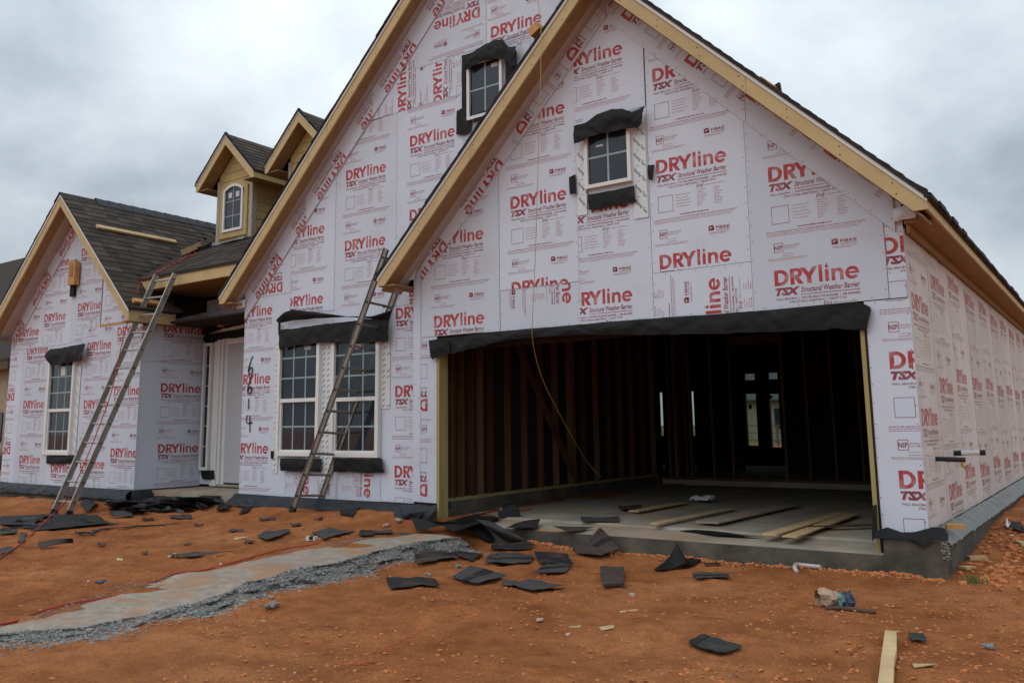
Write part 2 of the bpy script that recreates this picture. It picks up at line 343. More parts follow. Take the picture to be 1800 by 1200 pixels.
# ---------------------------------------------------------------- ground
def build_ground():
    xs = np.concatenate([np.linspace(-400, -40, 14), np.linspace(-38, -19, 24), np.arange(-18, 2.0, 0.05), np.arange(2.0, 8, 0.4), np.linspace(8, 60, 16), np.linspace(80, 400, 8)])
    ys = np.concatenate([np.linspace(-400, -20, 10), np.linspace(-15, 2.0, 18), np.arange(2.3, 9.4, 0.035), np.arange(9.45, 16, 0.15), np.linspace(16.5, 60, 24), np.linspace(80, 700, 12)])
    X, Y = np.meshgrid(xs, ys, indexing='ij'); Z = terrain(X.ravel(), Y.ravel()).reshape(X.shape)
    rf_ = random.Random(31)
    for k in range(90):
        fx, fy, an = rf_.uniform(-9, .5), rf_.uniform(3.4, 7.5), rf_.uniform(0, 3.14); i0, i1 = np.searchsorted(xs, (fx - .4, fx + .4)); j0, j1 = np.searchsorted(ys, (fy - .4, fy + .4))
        sx, sy = X[i0:i1, j0:j1] - fx, Y[i0:i1, j0:j1] - fy; u = sx * math.cos(an) + sy * math.sin(an); v = -sx * math.sin(an) + sy * math.cos(an); r = np.sqrt((u / .15) ** 2 + (v / .065) ** 2)
        Z[i0:i1, j0:j1] += -.022 * np.exp(-r ** 4) + .010 * np.exp(-((r - 1.35) / .3) ** 2)
    a, b = X.shape
    me = bpy.data.meshes.new("ground"); idx = np.arange(a * b).reshape(a, b)
    f = np.stack([idx[:-1, :-1], idx[1:, :-1], idx[1:, 1:], idx[:-1, 1:]], -1).reshape(-1, 4)
    me.vertices.add(a * b); me.vertices.foreach_set("co", np.stack([X, Y, Z], -1).ravel().astype(np.float32))
    me.loops.add(f.size); me.loops.foreach_set("vertex_index", f.ravel().astype(np.int32))
    me.polygons.add(len(f)); me.polygons.foreach_set("loop_start", np.arange(0, f.size, 4, dtype=np.int32)); me.polygons.foreach_set("loop_total", np.full(len(f), 4, dtype=np.int32))
    me.polygons.foreach_set("use_smooth", np.ones(len(f), bool)); me.update(calc_edges=True)
    me.materials.append(MATS["red_soil"]); struct("ground", me)
build_ground()
g = MB(); g.grid([[(-120, 24, 0.12), (-120, 300, 0.2)], [(60, 24, 0.12), (60, 300, 0.2)]], "grass_green")
struct("far_lawn", g.mesh("far_lawn"))

# ---------------------------------------------------------------- the house
HL = Vector((-6.0, 8.0, 0.2))
house = thing("house", "unfinished gabled house wrapped in white sheathing panels printed in red, with open garage", "house", HL)
def hp(name, mb, parent=None, kind=None, label=None, smooth=False):
    o = link(name, mb.mesh(name, smooth), parent or house)
    if kind: o["kind"] = kind
    if label: o["label"] = label
    return o
def inst(name, me, parent, M4):  # copy sharing mesh data
    o = bpy.data.objects.new(name, me); COL.objects.link(o); o.parent = parent
    o.matrix_parent_inverse = Matrix.Translation(HL).inverted(); o.matrix_basis = M4; return o

WX0, WX1, YG, YW, YB, YE, XR = -7.12, -1.407, 8.0, 8.25, 8.05, 9.26, -13.142
# foundations, floors
m = MB()
m.box((-17.6, 8.32, -0.1), (-7.0, 20, 0.32), "concrete")
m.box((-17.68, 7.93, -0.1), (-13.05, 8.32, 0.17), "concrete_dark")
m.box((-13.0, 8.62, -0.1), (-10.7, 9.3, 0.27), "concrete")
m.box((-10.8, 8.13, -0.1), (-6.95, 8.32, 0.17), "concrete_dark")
m.box((-7.0, 14.2, -0.1), (-1.5, 20, 0.32), "concrete")
hp("foundation", m)
m = MB()
P = [(-6.7, 7.87, 0.172), (-6.7, 8.30, 0.182), (-6.7, 8.52, 0.186), (-6.7, 8.55, 0.21), (-6.7, 14.3, 0.235)]
P = [[Vector((x, p[1], p[2])) for p in P] for x in np.linspace(-6.9, -1.75, 12)]
m.grid(P, "concrete")
m.add([(-6.9, 7.87, 0.172), (-1.75, 7.87, 0.172), (-1.75, 7.87, -0.15), (-6.9, 7.87, -0.15)], [(0, 3, 2, 1)], "concrete_dark")
hp("garage_floor", m)
m = MB()  # stem walls and brick ledge
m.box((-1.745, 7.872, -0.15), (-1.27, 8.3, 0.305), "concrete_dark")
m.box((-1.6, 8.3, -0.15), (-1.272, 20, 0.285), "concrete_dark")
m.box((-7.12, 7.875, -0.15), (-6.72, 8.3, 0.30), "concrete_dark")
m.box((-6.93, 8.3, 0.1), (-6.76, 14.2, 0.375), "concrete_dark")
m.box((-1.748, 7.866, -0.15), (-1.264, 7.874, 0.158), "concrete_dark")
hp("stem_wall", m)
# dark wall cores behind the panels
def core(poly, d): m = MB(); m.prism(poly, d, "sheathing_core"); return hp("wall_core", m)
gz = lambda x: 6.08 - abs(x + 4.25)
core([(-6.985, 8.016, 2.26), (-1.6, 8.016, 2.26), (-1.6, 8.016, 2.9), (-1.42, 8.016, 2.9), (-1.42, 8.016, 3.2), (-4.25, 8.016, 6.02), (-7.1, 8.016, 3.18), (-7.1, 8.016, 2.9), (-6.985, 8.016, 2.9)], (0, 0.1, 0))
core([(-7.11, 8.016, 0.31), (-6.74, 8.016, 0.31), (-6.74, 8.016, 2.9), (-7.11, 8.016, 2.9)], (0, 0.1, 0))
core([(-1.76, 8.016, 0.31), (-1.42, 8.016, 0.31), (-1.42, 8.016, 2.9), (-1.76, 8.016, 2.9)], (0, 0.1, 0))
core([(-10.74, 8.266, 0.31), (-7.13, 8.266, 0.31), (-7.13, 8.266, 3.0), (-1.6, 8.266, 3.0), (-1.6, 8.266, 3.4), (-6.13, 8.266, 7.9), (-10.74, 8.266, 3.2)], (0, 0.1, 0))
core([(-17.62, 8.066, 0.31), (-13.16, 8.066, 0.31), (-13.16, 8.066, 3.1), (-15.31, 8.066, 5.31), (-17.62, 8.066, 3.1)], (0, 0.1, 0))
core([(XR - 0.016, 8.07, 0.31), (XR - 0.016, 9.35, 0.31), (XR - 0.016, 9.35, 3.6), (XR - 0.016, 8.07, 3.1)], (-0.1, 0, 0))
core([(-13.2, YE + 0.09, 0.31), (-10.7, YE + 0.09, 0.31), (-10.7, YE + 0.09, 4.2), (-13.2, YE + 0.09, 4.2)], (0, 0.1, 0))
core([(-1.423, 8.02, 0.29), (-1.423, 20, 0.29), (-1.423, 20, 3.0), (-1.423, 8.02, 3.0)], (-0.08, 0, 0))
ya_, yb_ = onX(995, 710, -6.94).y, onX(1004, 710, -6.94).y   # narrow gap in the left garage wall
for y0_, y1_, z0_, z1_ in ((8.12, ya_, .37, 3.0), (yb_, 14.2, .37, 3.0), (ya_, yb_, .37, 1.45), (ya_, yb_, 1.95, 3.0)): core([(-6.955, y0_, z0_), (-6.955, y1_, z0_), (-6.955, y1_, z1_), (-6.955, y0_, z1_)], (0.03, 0, 0))
core([(-10.72, 8.37, 0.31), (-10.72, 9.3, 0.31), (-10.72, 9.3, 3.3), (-10.72, 8.37, 3.3)], (0.08, 0, 0))
core([(-17.6, 8.17, 0.31), (-17.6, 20, 0.31), (-17.6, 20, 3.0), (-17.6, 8.17, 3.0)], (0.08, 0, 0))
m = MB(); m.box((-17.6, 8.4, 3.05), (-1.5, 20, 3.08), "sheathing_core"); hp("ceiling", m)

# ---- printed sheathing ------------------------------------------------
def polymesh(loops, m, mb):  # outer loop + holes, 2-D
    tri = tessellate_polygon([[Vector((x, y, 0)) for x, y in l] for l in loops]); pts = [p for l in loops for p in l]
    fs = []
    for a, b, c in tri:
        A, B, C = pts[a], pts[b], pts[c]
        if (B[0] - A[0]) * (C[1] - A[1]) - (B[1] - A[1]) * (C[0] - A[0]) < 0: b, c = c, b
        fs.append((a, b, c))
    mb.add([(x, y, 0) for x, y in pts], fs, m)
def arc(cx, cy, rx, ry, a0, a1, n):
    return [(cx + rx * math.cos(math.radians(a0 + (a1 - a0) * i / n)), cy + ry * math.sin(math.radians(a0 + (a1 - a0) * i / n))) for i in range(n + 1)]
_TC = {}
def textmesh(body, shear=0.0, bold=0.0, res=2):
    k = (body, shear, bold, res)
    if k in _TC: return _TC[k]
    c = bpy.data.curves.new("lettering", 'FONT'); c.body = body; c.shear = shear; c.offset = bold; c.resolution_u = res; c.fill_mode = 'FRONT'
    o = bpy.data.objects.new("lettering", c); COL.objects.link(o); bpy.context.view_layer.update()
    me = bpy.data.meshes.new_from_object(o.evaluated_get(bpy.context.evaluated_depsgraph_get()))
    v = np.array([x.co[:2] for x in me.vertices]); f = [tuple(p.vertices) for p in me.polygons]
    bpy.data.objects.remove(o); bpy.data.curves.remove(c); bpy.data.meshes.remove(me)
    v = v - [v[:, 0].min(), 0]
    _TC[k] = (v, f); return _TC[k]
def text(mb, body, x, y, w, cap, m, shear=0.0, bold=0.0, res=2, xf=None):
    v, f = textmesh(body, shear, bold, res); capu = 0.69
    sx = w / v[:, 0].max(); sy = cap / capu
    q = np.stack([v[:, 0] * sx + x, v[:, 1] * sy + y], 1)
    if xf is not None: q = np.array([xf(a, b) for a, b in q])
    mb.add([(a, b, 0) for a, b in q], f, m)
def rect(mb, x0, y0, x1, y1, m): mb.add([(x0, y0, 0), (x1, y0, 0), (x1, y1, 0), (x0, y1, 0)], [(0, 1, 2, 3)], m)
def logo(mb, m):
    h = 0.150
    polymesh([[(0, 0)] + arc(0.055, h / 2, 0.079, h / 2, -90, 90, 12) + [(0, h)], [(0.037, h - 0.03)] + arc(0.055, h / 2, 0.043, h / 2 - 0.03, 90, -90, 10) + [(0.037, 0.03)]], m, mb)
    x = 0.150
    polymesh([[(x, 0), (x + .037, 0), (x + .037, .055), (x + .041, .055), (x + .078, 0), (x + .122, 0), (x + .081, .06)] + arc(x + .058, .105, .053, .045, -60, 90, 9) + [(x, h)],
              [(x + .037, h - .028)] + arc(x + .055, .105, .022, .018, 90, -90, 6) + [(x + .037, .086)]], m, mb)
    x = 0.248
    polymesh([[(x + .055, 0), (x + .095, 0), (x + .095, .062), (x + .155, h), (x + .110, h), (x + .075, .097), (x + .040, h), (x - .006, h), (x + .055, .062)]], m, mb)
    rect(mb, .412, 0, .444, .160, m); rect(mb, .468, 0, .500, .112, m)
    polymesh([[(.484, .124)] + arc(.485, .137, .015, .013, -90, 60, 6) + [(.488, .172)] + arc(.485, .137, .015, .013, 150, 255, 5)], m, mb)
    x = .525
    polymesh([[(x, 0), (x + .032, 0), (x + .032, .062)] + arc(x + .0525, .062, .0205, .024, 180, 0, 7) + [(x + .073, 0), (x + .105, 0), (x + .105, .068)] + arc(x + .0625, .068, .0425, .046, 0, 130, 7) + [(x + .032, .098), (x + .032, .112), (x, .112)]], m, mb)
    cx, cy = .706, .056
    polymesh([arc(cx, cy, .061, .059, -8, 322, 22) + arc(cx, cy, .031, .029, 322, 194, 6) + [(cx + .0605, .0475)], arc(cx, cy + .008, .031, .022, 8, 172, 7)], m, mb)
def make_sheet(lod):
    mb = MB(); R_, D_, T_ = "ink_red", "ink_dark", "ink_fine"
    logo(mb, R_)
    text(mb, "TSX", 0, -.090, .235, .064, D_, 0.25, 0.062)
    text(mb, "Structural Weather Barrier", .243, -.078, .522, .050, D_, 0.2, 0.016, 2 if lod == 0 else 1)
    rect(mb, .238, -.102, .766, -.0955, D_)
    if lod == 0:
        text(mb, "WALL BRACING  |  WATER-RESISTIVE BARRIER  |  AIR BARRIER", .005, -.139, .76, .019, D_, 0, 0.02, 1)
        text(mb, "STRUCTURAL SHEATHING  |  DRAFT STOP", .135, -.171, .51, .019, D_, 0, 0.02, 1)
    rnd = random.Random(5)
    def line(x0, x1, y, h, m, gap=.25):
        x = x0
        while x < x1:
            w = rnd.uniform(.008, .032); w = min(w, x1 - x); rect(mb, x, y, x + w, y + h, m); x += w + rnd.uniform(.004, .008)
    if lod:
        line(.005, .765, -.139, .012, D_); line(.135, .645, -.171, .012, D_)
    # plain frame where the square code stood (the code itself is left out)
    for a in ((.008, -.418, .176, -.413), (.008, -.250, .176, -.245), (.008, -.413, .0125, -.250), (.1715, -.413, .176, -.250)): rect(mb, *a, D_)
    for k in range(5): line(.21, .21 + rnd.uniform(.13, .17), -.262 - k * .031, .007, T_)
    text(mb, "DrJ", .438, -.215, .075, .034, D_, 0.2, 0.02, 1); line(.525, .74, -.205, .007, T_)
    for k in range(8):
        line(.44, .44 + rnd.uniform(.03, .10), -.245 - k * .023, .008, T_); line(.62, .62 + rnd.uniform(.06, .09), -.245 - k * .023, .008, T_)
    line(.25, .56, -.470, .011, D_)
    for k, yy in enumerate((-.497, -.515, -.532)): line(-.05, .85 - k * .03, yy, .007, D_ if k == 0 else T_)
    for a in ((.012, -.692, .098, -.687), (.012, -.607, .098, -.602), (.012, -.687, .017, -.607), (.093, -.687, .098, -.607)): rect(mb, *a, D_)
    text(mb, "NSP", .018, -.668, .073, .040, D_, 0, 0.03, 1)
    if lod == 0: text(mb, "NATIONAL SHELTER", .105, -.642, .15, .014, T_, 0, 0.02, 1); text(mb, "PRODUCTS, INC.", .105, -.664, .12, .014, T_, 0, 0.02, 1)
    else: line(.105, .26, -.642, .012, T_); line(.105, .23, -.664, .012, T_)
    line(.09, .19, -.712, .006, T_); line(.09, .2, -.735, .006, T_); line(-.05, .33, -.755, .006, T_); line(-.04, .30, -.768, .006, T_)
    text(mb, "FIBRE", .623, -.670, .142, .029, D_, 0, 0.022, 1); line(.623, .765, -.687, .006, D_)
    polymesh([[(.545, -.682), (.603, -.682), (.603, -.640), (.590, -.626), (.545, -.632)], [(.556, -.660), (.566, -.645), (.580, -.650), (.575, -.660)]], D_, mb)
    rect(mb, .577, -.676, .598, -.664, "sheathing_white")
    line(.55, .76, -.706, .006, T_); line(.56, .72, -.718, .006, T_)
    for k in range(12):  # fasteners
        rect(mb, rnd.choice([-.19, .40, .93]) + rnd.uniform(-.01, .01), -k * .085 + .1, rnd.choice([-.19, .40, .93]) * 0, 0, T_) if False else None
    return mb
SHEET = {0: make_sheet(0).mesh("sheet_print"), 1: make_sheet(1).mesh("sheet_print")}
PERIOD = 1.011
def frame(kind, a):  # local (u, v, n) -> world
    if kind == 'Y': return Matrix(((1, 0, 0, 0), (0, 0, -1, a), (0, 1, 0, 0), (0, 0, 0, 1)))   # faces -Y, u = X, v = Z
    return Matrix(((0, 0, 1, a), (1, 0, 0, 0), (0, 1, 0, 0), (0, 0, 0, 1)))                      # faces +X, u = Y, v = Z
FG, FW, FB, FR, FE, FS = frame('Y', YG), frame('Y', YW), frame('Y', YB), frame('X', XR), frame('Y', YE), frame('X', WX1)
NP_ = [0]
def clip(bm, poly):
    n = len(poly); area = sum(poly[i][0] * poly[(i + 1) % n][1] - poly[(i + 1) % n][0] * poly[i][1] for i in range(n))
    if area < 0: poly = poly[::-1]
    for i in range(n):
        a = poly[i]; b = poly[(i + 1) % n]; nx, ny = b[1] - a[1], -(b[0] - a[0])
        if not bm.faces: return
        bmesh.ops.bisect_plane(bm, geom=bm.verts[:] + bm.edges[:] + bm.faces[:], plane_co=(a[0], a[1], 0), plane_no=(nx, ny, 0), clear_outer=True, dist=1e-6)
def inset(poly, d):
    c = np.mean(poly, 0); n = len(poly); area = sum(poly[i][0] * poly[(i + 1) % n][1] - poly[(i + 1) % n][0] * poly[i][1] for i in range(n))
    if area < 0: poly = poly[::-1]
    outp = []
    for i in range(n):
        p0, p1, p2 = [np.array(poly[(i + k) % n], float) for k in (-1, 0, 1)]
        e1 = (p1 - p0) / np.linalg.norm(p1 - p0); e2 = (p2 - p1) / np.linalg.norm(p2 - p1)
        n1 = np.array([-e1[1], e1[0]]); n2 = np.array([-e2[1], e2[0]]); k = 1 + n1 @ n2
        outp.append(tuple(p1 + (n1 + n2) / max(k, .3) * d))
    return outp
def panel(fr, poly, anchor=None, rot=0, lift=0.0, lod=0, bounce_dust=False, gap=0.0025, th=0.011, nails=True, mname=None, label=None):
    NP_[0] += 1
    q = inset(poly, gap); mb = MB(); mt = mname or ("sheathing_bounce_dust" if bounce_dust else "sheathing_white")
    lift += 0.0004 * (NP_[0] % 5)
    mb.prism([fr @ Vector((u, v, lift - 0.012)) for u, v in q], (fr.to_3x3() @ Vector((0, 0, th + .004 + lift))), mt)
    # rear is buried in the core, front face sits proud of it
    top = lift + th - 0.012 + .004 + lift
    po = hp("sheathing_panel", mb, label=label)
    bm = bmesh.new(); suffix = "_bounce_dust" if bounce_dust else ""
    if anchor is not None:
        c, s = math.cos(math.radians(rot)), math.sin(math.radians(rot))
        R4 = Matrix(((c, -s, 0, anchor[0]), (s, c, 0, anchor[1]), (0, 0, 1, 0), (0, 0, 0, 1)))
        inv = R4.inverted(); loc = [inv @ Vector((u, v, 0)) for u, v in q]
        y0, y1 = min(p.y for p in loc), max(p.y for p in loc); x0, x1 = min(p.x for p in loc), max(p.x for p in loc)
        for k in range(math.floor((y0 - .17) / PERIOD) - 1, math.ceil((y1 + .8) / PERIOD) + 2):
            for kx in range(math.floor((x0 - .9) / 1.219) , math.ceil((x1 + .1) / 1.219) + 1):
                if k * PERIOD + .18 < y0 or k * PERIOD - .78 > y1 or kx * 1.219 + .87 < x0 or kx * 1.219 - .06 > x1: continue
                b2 = bmesh.new(); b2.from_mesh(SHEET[lod]); b2.transform(R4 @ Matrix.Translation((kx * 1.219, k * PERIOD, 0))); clip(b2, inset(q, 0.002))
                tmp = bpy.data.meshes.new("t"); b2.to_mesh(tmp); b2.free(); bm.from_mesh(tmp); bpy.data.meshes.remove(tmp)
    if nails:
        rr = random.Random(NP_[0]); qi = inset(q, 0.02); n = len(qi)
        area_mat = len(SHEET[lod].materials) and 1
        for i in range(n):
            a = Vector((*qi[i], 0)); b = Vector((*qi[(i + 1) % n], 0)); Lg = (b - a).length
            if Lg < .2: continue
            for k in range(int(Lg / .16)):
                p = a.lerp(b, (k + .5 + rr.uniform(-.15, .15)) * .16 / Lg); r_ = .0045
                vs = [bm.verts.new((p.x + r_ * dx_, p.y + r_ * dy_, 0)) for dx_, dy_ in ((-1, -1), (1, -1), (1, 1), (-1, 1))]
                fc = bm.faces.new(vs); fc.material_index = 1
    if bm.faces:
        for v in bm.verts: v.co.z = top + 0.0012
        bm.transform(fr); me = bpy.data.meshes.new("print"); bm.to_mesh(me)
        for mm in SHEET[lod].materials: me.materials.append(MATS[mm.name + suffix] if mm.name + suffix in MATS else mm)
        link("print", me, po)["kind"] = "stuff"
    bm.free()
    return po
# garage gable (16 panels and strips)
gl = lambda x: 10.29 + x            # lower edge of the soffit along the left rake
gr = lambda x: 1.79 - x
panel(FG, [(-7.12, .395), (-6.995, .39), (-6.995, gl(-6.995)), (-7.12, gl(-7.12))], None)
panel(FG, [(-6.995, .39), (-6.735, .385), (-6.735, 2.40), (-6.995, 2.40)], (-6.88, .61), 180)
panel(FG, [(-6.985, 2.372), (-5.779, 2.36), (-5.779, gl(-5.779)), (-6.985, gl(-6.985))], (-6.774, 2.471), 0, 0.003)
panel(FG, [(-5.779, 2.832), (-4.708, 2.832), (-4.708, gl(-4.708)), (-5.779, gl(-5.779))], (-5.612, 3.778))
panel(FG, [(-5.779, 2.35), (-4.708, 2.35), (-4.708, 2.832), (-5.779, 2.832)], (-4.933, 2.604 + .767), -90)
panel(FG, [(-4.708, 2.345), (-3.828, 2.34), (-3.828, 4.63), (-4.708, 4.63)], (-4.068 - .767, 2.556), 0, 0.002)
panel(FG, [(-4.708, 4.60), (-3.835, 4.63), (-3.835, gr(-3.835)), (-4.25, gr(-4.25)), (-4.708, gl(-4.708))], (-4.085 - .767, 5.29), 0, 0.005)
panel(FG, [(-3.828, 2.818), (-2.782, 2.818), (-2.782, gr(-2.782)), (-3.828, gr(-3.828))], (-3.743, 3.860))
panel(FG, [(-3.828, 2.34), (-2.782, 2.335), (-2.782, 2.818), (-3.828, 2.818)], (-3.110, 2.70 - .767), 90)
panel(FG, [(-2.782, 2.33), (-1.568, 2.34), (-1.568, gr(-1.568)), (-2.782, gr(-2.782))], (-2.567, 2.552), 0, 0.003)
panel(FG, [(-1.568, 2.34), (-1.41, 2.34), (-1.41, gr(-1.41)), (-1.568, gr(-1.568))], (-1.595, 2.735))
panel(FG, [(-1.785, .335), (-1.405, .335), (-1.405, 2.335), (-1.785, 2.335)], (-1.608, .715))
# angled strips along the rakes
def rake_strip(fr, x0, x1, c, sgn, k, anchor, rot, wv=.36, lod=0, lift=.012):  # band below line v = c + sgn*u*k
    panel(fr, [(x0, c + sgn * k * x0), (x1, c + sgn * k * x1), (x1, c + sgn * k * x1 - wv), (x0, c + sgn * k * x0 - wv)] if sgn > 0 else
          [(x0, c + sgn * k * x0 - wv), (x1, c + sgn * k * x1 - wv), (x1, c + sgn * k * x1), (x0, c + sgn * k * x0)], anchor, rot, lift, lod)
rake_strip(FG, -6.98, -5.55, 10.40, 1, 1, (-6.62, 3.55), -135, .37)
rake_strip(FG, -5.55, -4.27, 10.40, 1, 1, (-5.33, 4.75), 135, .37)
rake_strip(FG, -4.24, -2.75, 1.87, -1, 1, (-3.98, 5.62), 45, .42)
rake_strip(FG, -2.75, -1.47, 1.87, -1, 1, (-1.93, 3.66), 45, .42)
# main gable wall behind
wl = lambda x: 14.06 + x
wr = lambda x: 1.9 - x
panel(FW, [(-10.74, .345), (-9.72, .34), (-9.72, 3.235), (-10.74, 3.235)], (-10.11 - .767, .930))
panel(FW, [(-9.72, .34), (-9.0, .34), (-9.0, .9), (-9.72, .9)], (-9.35, 1.15), -90)
panel(FW, [(-9.0, .34), (-7.88, .34), (-7.88, .9), (-9.0, .9)], (-8.18, 1.15), -90)
panel(FW, [(-9.72, .9), (-8.81, .9), (-8.81, 2.9), (-9.72, 2.9)], None)
panel(FW, [(-8.81, .9), (-7.88, .9), (-7.88, 2.9), (-8.81, 2.9)], None)
panel(FW, [(-7.88, .345), (-7.11, .34), (-7.11, 2.85), (-7.88, 2.85)], (-7.645, .652))
panel(FW, [(-10.74, 3.235), (-9.716, 3.235), (-9.716, wl(-9.716)), (-10.74, wl(-10.74))], (-9.90, 3.42), 180)
panel(FW, [(-9.716, 2.9), (-8.81, 2.9), (-8.81, wl(-8.81)), (-9.716, wl(-9.716))], (-9.03 - .765, 3.018))
panel(FW, [(-8.81, 2.9), (-7.65, 2.85), (-7.65, 5.50), (-8.04, 5.49), (-8.68, 5.49), (-8.81, wl(-8.81))], (-8.615, 3.703))
panel(FW, [(-7.65, 2.85), (-6.5, 2.85), (-6.5, 5.50), (-7.65, 5.50)], (-7.415, 3.955))
panel(FW, [(-8.68, 5.50), (-7.32, 5.50), (-7.32, wl(-7.32))], (-8.5, 4.2), 90)
panel(FW, [(-7.32, 5.50), (-6.5, 5.50), (-6.5, 6.04), (-7.32, 6.04)], (-6.86, 5.45), 90)
panel(FW, [(-7.32, 6.04), (-6.5, 6.04), (-6.13, 6.04), (-6.13, 8.0), (-7.32, wl(-7.32))], (-6.23, 6.61), 180)
panel(FW, [(-6.5, 4.0), (-5.3, 4.0), (-5.3, 6.04), (-6.5, 6.04)], (-6.1, 6.13))
panel(FW, [(-6.13, 6.04), (-4.3, 6.04), (-6.13, 7.95)], (-6.06, 6.12))
panel(FW, [(-5.3, 5.0), (-4.2, 5.0), (-4.2, 6.04), (-5.3, 6.04)], (-5.0, 5.6))
for a, b in ((-10.72, -9.4), (-9.4, -8.1), (-8.1, -6.8)):
    rake_strip(FW, a, b, 14.05, 1, 1, ((a + b) / 2 + .1, 14.05 + (a + b) / 2 - .18), 225, .42)
# left bay front
bl = lambda x: 5.34 - .954 * abs(x + 15.31)
panel(FB, [(-17.63, .335), (-17.12, .335), (-17.09, 2.85), (-17.60, 2.85)], (-17.33, 2.03), 180, 0, 1)
panel(FB, [(-17.12, .335), (-15.95, .335), (-15.95, 2.85), (-17.09, 2.85)], (-16.945, .705), 0, 0, 1)
panel(FB, [(-15.95, .335), (-15.0, .335), (-15.0, 2.85), (-15.95, 2.85)], (-15.767, .568), 0, 0.002, 1)
panel(FB, [(-15.0, .335), (-14.0, .335), (-14.0, 3.085), (-15.0, 3.085)], (-14.805, .655), 0, 0, 1)
panel(FB, [(-14.0, .335), (-13.13, .335), (-13.13, 3.085), (-14.0, 3.085)], (-13.10 - .767, .850), 0, 0.002, 1)
panel(FB, [(-17.60, 2.85), (-16.41, 2.85), (-16.41, bl(-16.41)), (-17.60, bl(-17.6))], (-17.33, 3.09), 0, 0, 1)
panel(FB, [(-16.41, 2.85), (-15.43, 2.85), (-15.43, bl(-15.43)), (-16.41, bl(-16.41))], (-16.385, 3.307), 0, 0, 1)
panel(FB, [(-15.43, 2.85), (-15.0, 2.85), (-15.0, bl(-15.0)), (-15.31, bl(-15.31)), (-15.43, bl(-15.43))], (-15.205, 3.405), 0, 0, 1, gap=.001)
panel(FB, [(-15.0, 3.085), (-14.44, 3.085), (-14.44, bl(-14.44)), (-15.0, bl(-15.0))], (-15.205, 3.405), 0, 0, 1, gap=.001)
panel(FB, [(-14.40, 3.115), (-13.22, 3.10), (-13.22, bl(-13.22)), (-14.40, bl(-14.40))], (-14.3, 3.85), 0, 0.004, 1)
rake_strip(FB, -17.5, -15.4, 5.33 + .954 * 15.31, 1, .954, (-16.3, 4.25), 224, .36, 1)
m = MB(); m.box((-14.43, 8.036, 3.078), (-13.45, 8.06, 3.115), "block_orange"); hp("gap_lumber", m, label="strip of bare lumber showing between panels")
# bay return, entry wall, right side
panel(FR, [(8.06, .335), (9.26, .335), (9.26, 2.52), (8.06, 2.40)], (8.438, .905), 0, 0, 0)
panel(FR, [(8.06, 2.40), (9.26, 2.52), (9.26, 3.35), (8.06, 3.0)], (8.438, 2.93), 0, 0, 0)
panel(FE, [(-13.13, .36), (-12.85, .36), (-12.85, .60), (-13.13, .60)], None)
panel(FE, [(-13.13, 2.95), (-10.72, 2.95), (-10.72, 3.55), (-13.13, 3.55)], (-12.9, 3.0), 0, 0, 1)
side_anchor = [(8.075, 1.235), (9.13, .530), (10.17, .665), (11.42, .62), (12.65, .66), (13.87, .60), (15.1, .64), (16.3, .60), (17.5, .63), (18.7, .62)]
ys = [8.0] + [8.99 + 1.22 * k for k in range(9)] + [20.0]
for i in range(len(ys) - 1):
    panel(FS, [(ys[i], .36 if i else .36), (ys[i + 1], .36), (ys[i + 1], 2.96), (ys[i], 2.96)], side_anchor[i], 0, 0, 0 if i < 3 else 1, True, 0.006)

# ---- roofs -------------------------------------------------------------
def roof_slab(poly, m="shingle_b", t=.035, name="roof"):
    mb = MB(); mb.prism(poly, (0, 0, -t), m); return hp(name, mb)
G0 = 6.245   # shingle line of the garage gable at its ridge
roof_slab([(-4.25, 7.575, G0), (-1.115, 7.575, G0 - 3.135), (-1.115, 20.3, G0 - 3.135), (-4.25, 20.3, G0)])
roof_slab([(-7.385, 7.575, G0 - 3.135), (-4.25, 7.575, G0), (-4.25, 8.26, G0), (-7.385, 8.26, G0 - 3.135)])
MZ = 8.13
roof_slab([(-6.13, 7.93, MZ), (-4.25, 7.93, MZ - 1.88), (-4.25, 20.3, MZ - 1.88), (-6.13, 20.3, MZ)])
roof_slab([(-11.0, 7.93, MZ - 4.87), (-6.13, 7.93, MZ), (-6.13, 20.3, MZ), (-11.0, 20.3, MZ - 4.87)])
BZ, BS, BX = 5.56, .954, -15.31
bz = lambda x: BZ - BS * abs(x - BX)
roof_slab([(BX, 7.63, BZ), (-12.87, 7.63, bz(-12.87)), (-12.87, 8.5, bz(-12.87)), (-13.45, 8.5, bz(-13.45)), (BX, 10.95, BZ)])
roof_slab([(-17.75, 7.63, bz(-17.75)), (BX, 7.63, BZ), (BX, 10.95, BZ), (-17.75, 14, bz(-17.75))])
fz = lambda y: 3.82 + .562 * (y - 8.12)
yv = lambda x: 8.12 + (bz(x) - 3.82) / .562   # valley with the bay
roof_slab([(-13.47, 8.12, fz(8.12)), (-10.4, 8.12, fz(8.12)), (-7.9, 12.6, fz(12.6)), (-11.4, 13.1, fz(13.1)), (-13.2, 11.55, fz(11.55)), (-14.95, 10.75, fz(10.75))])
roof_slab([(-14.95, 10.75, fz(10.75)), (-13.2, 11.55, fz(11.55)), (-11.4, 13.1, fz(13.1)), (-11.4, 20.3, 3.2), (-17.75, 20.3, 3.2), (-17.75, 14.0, 3.2)])
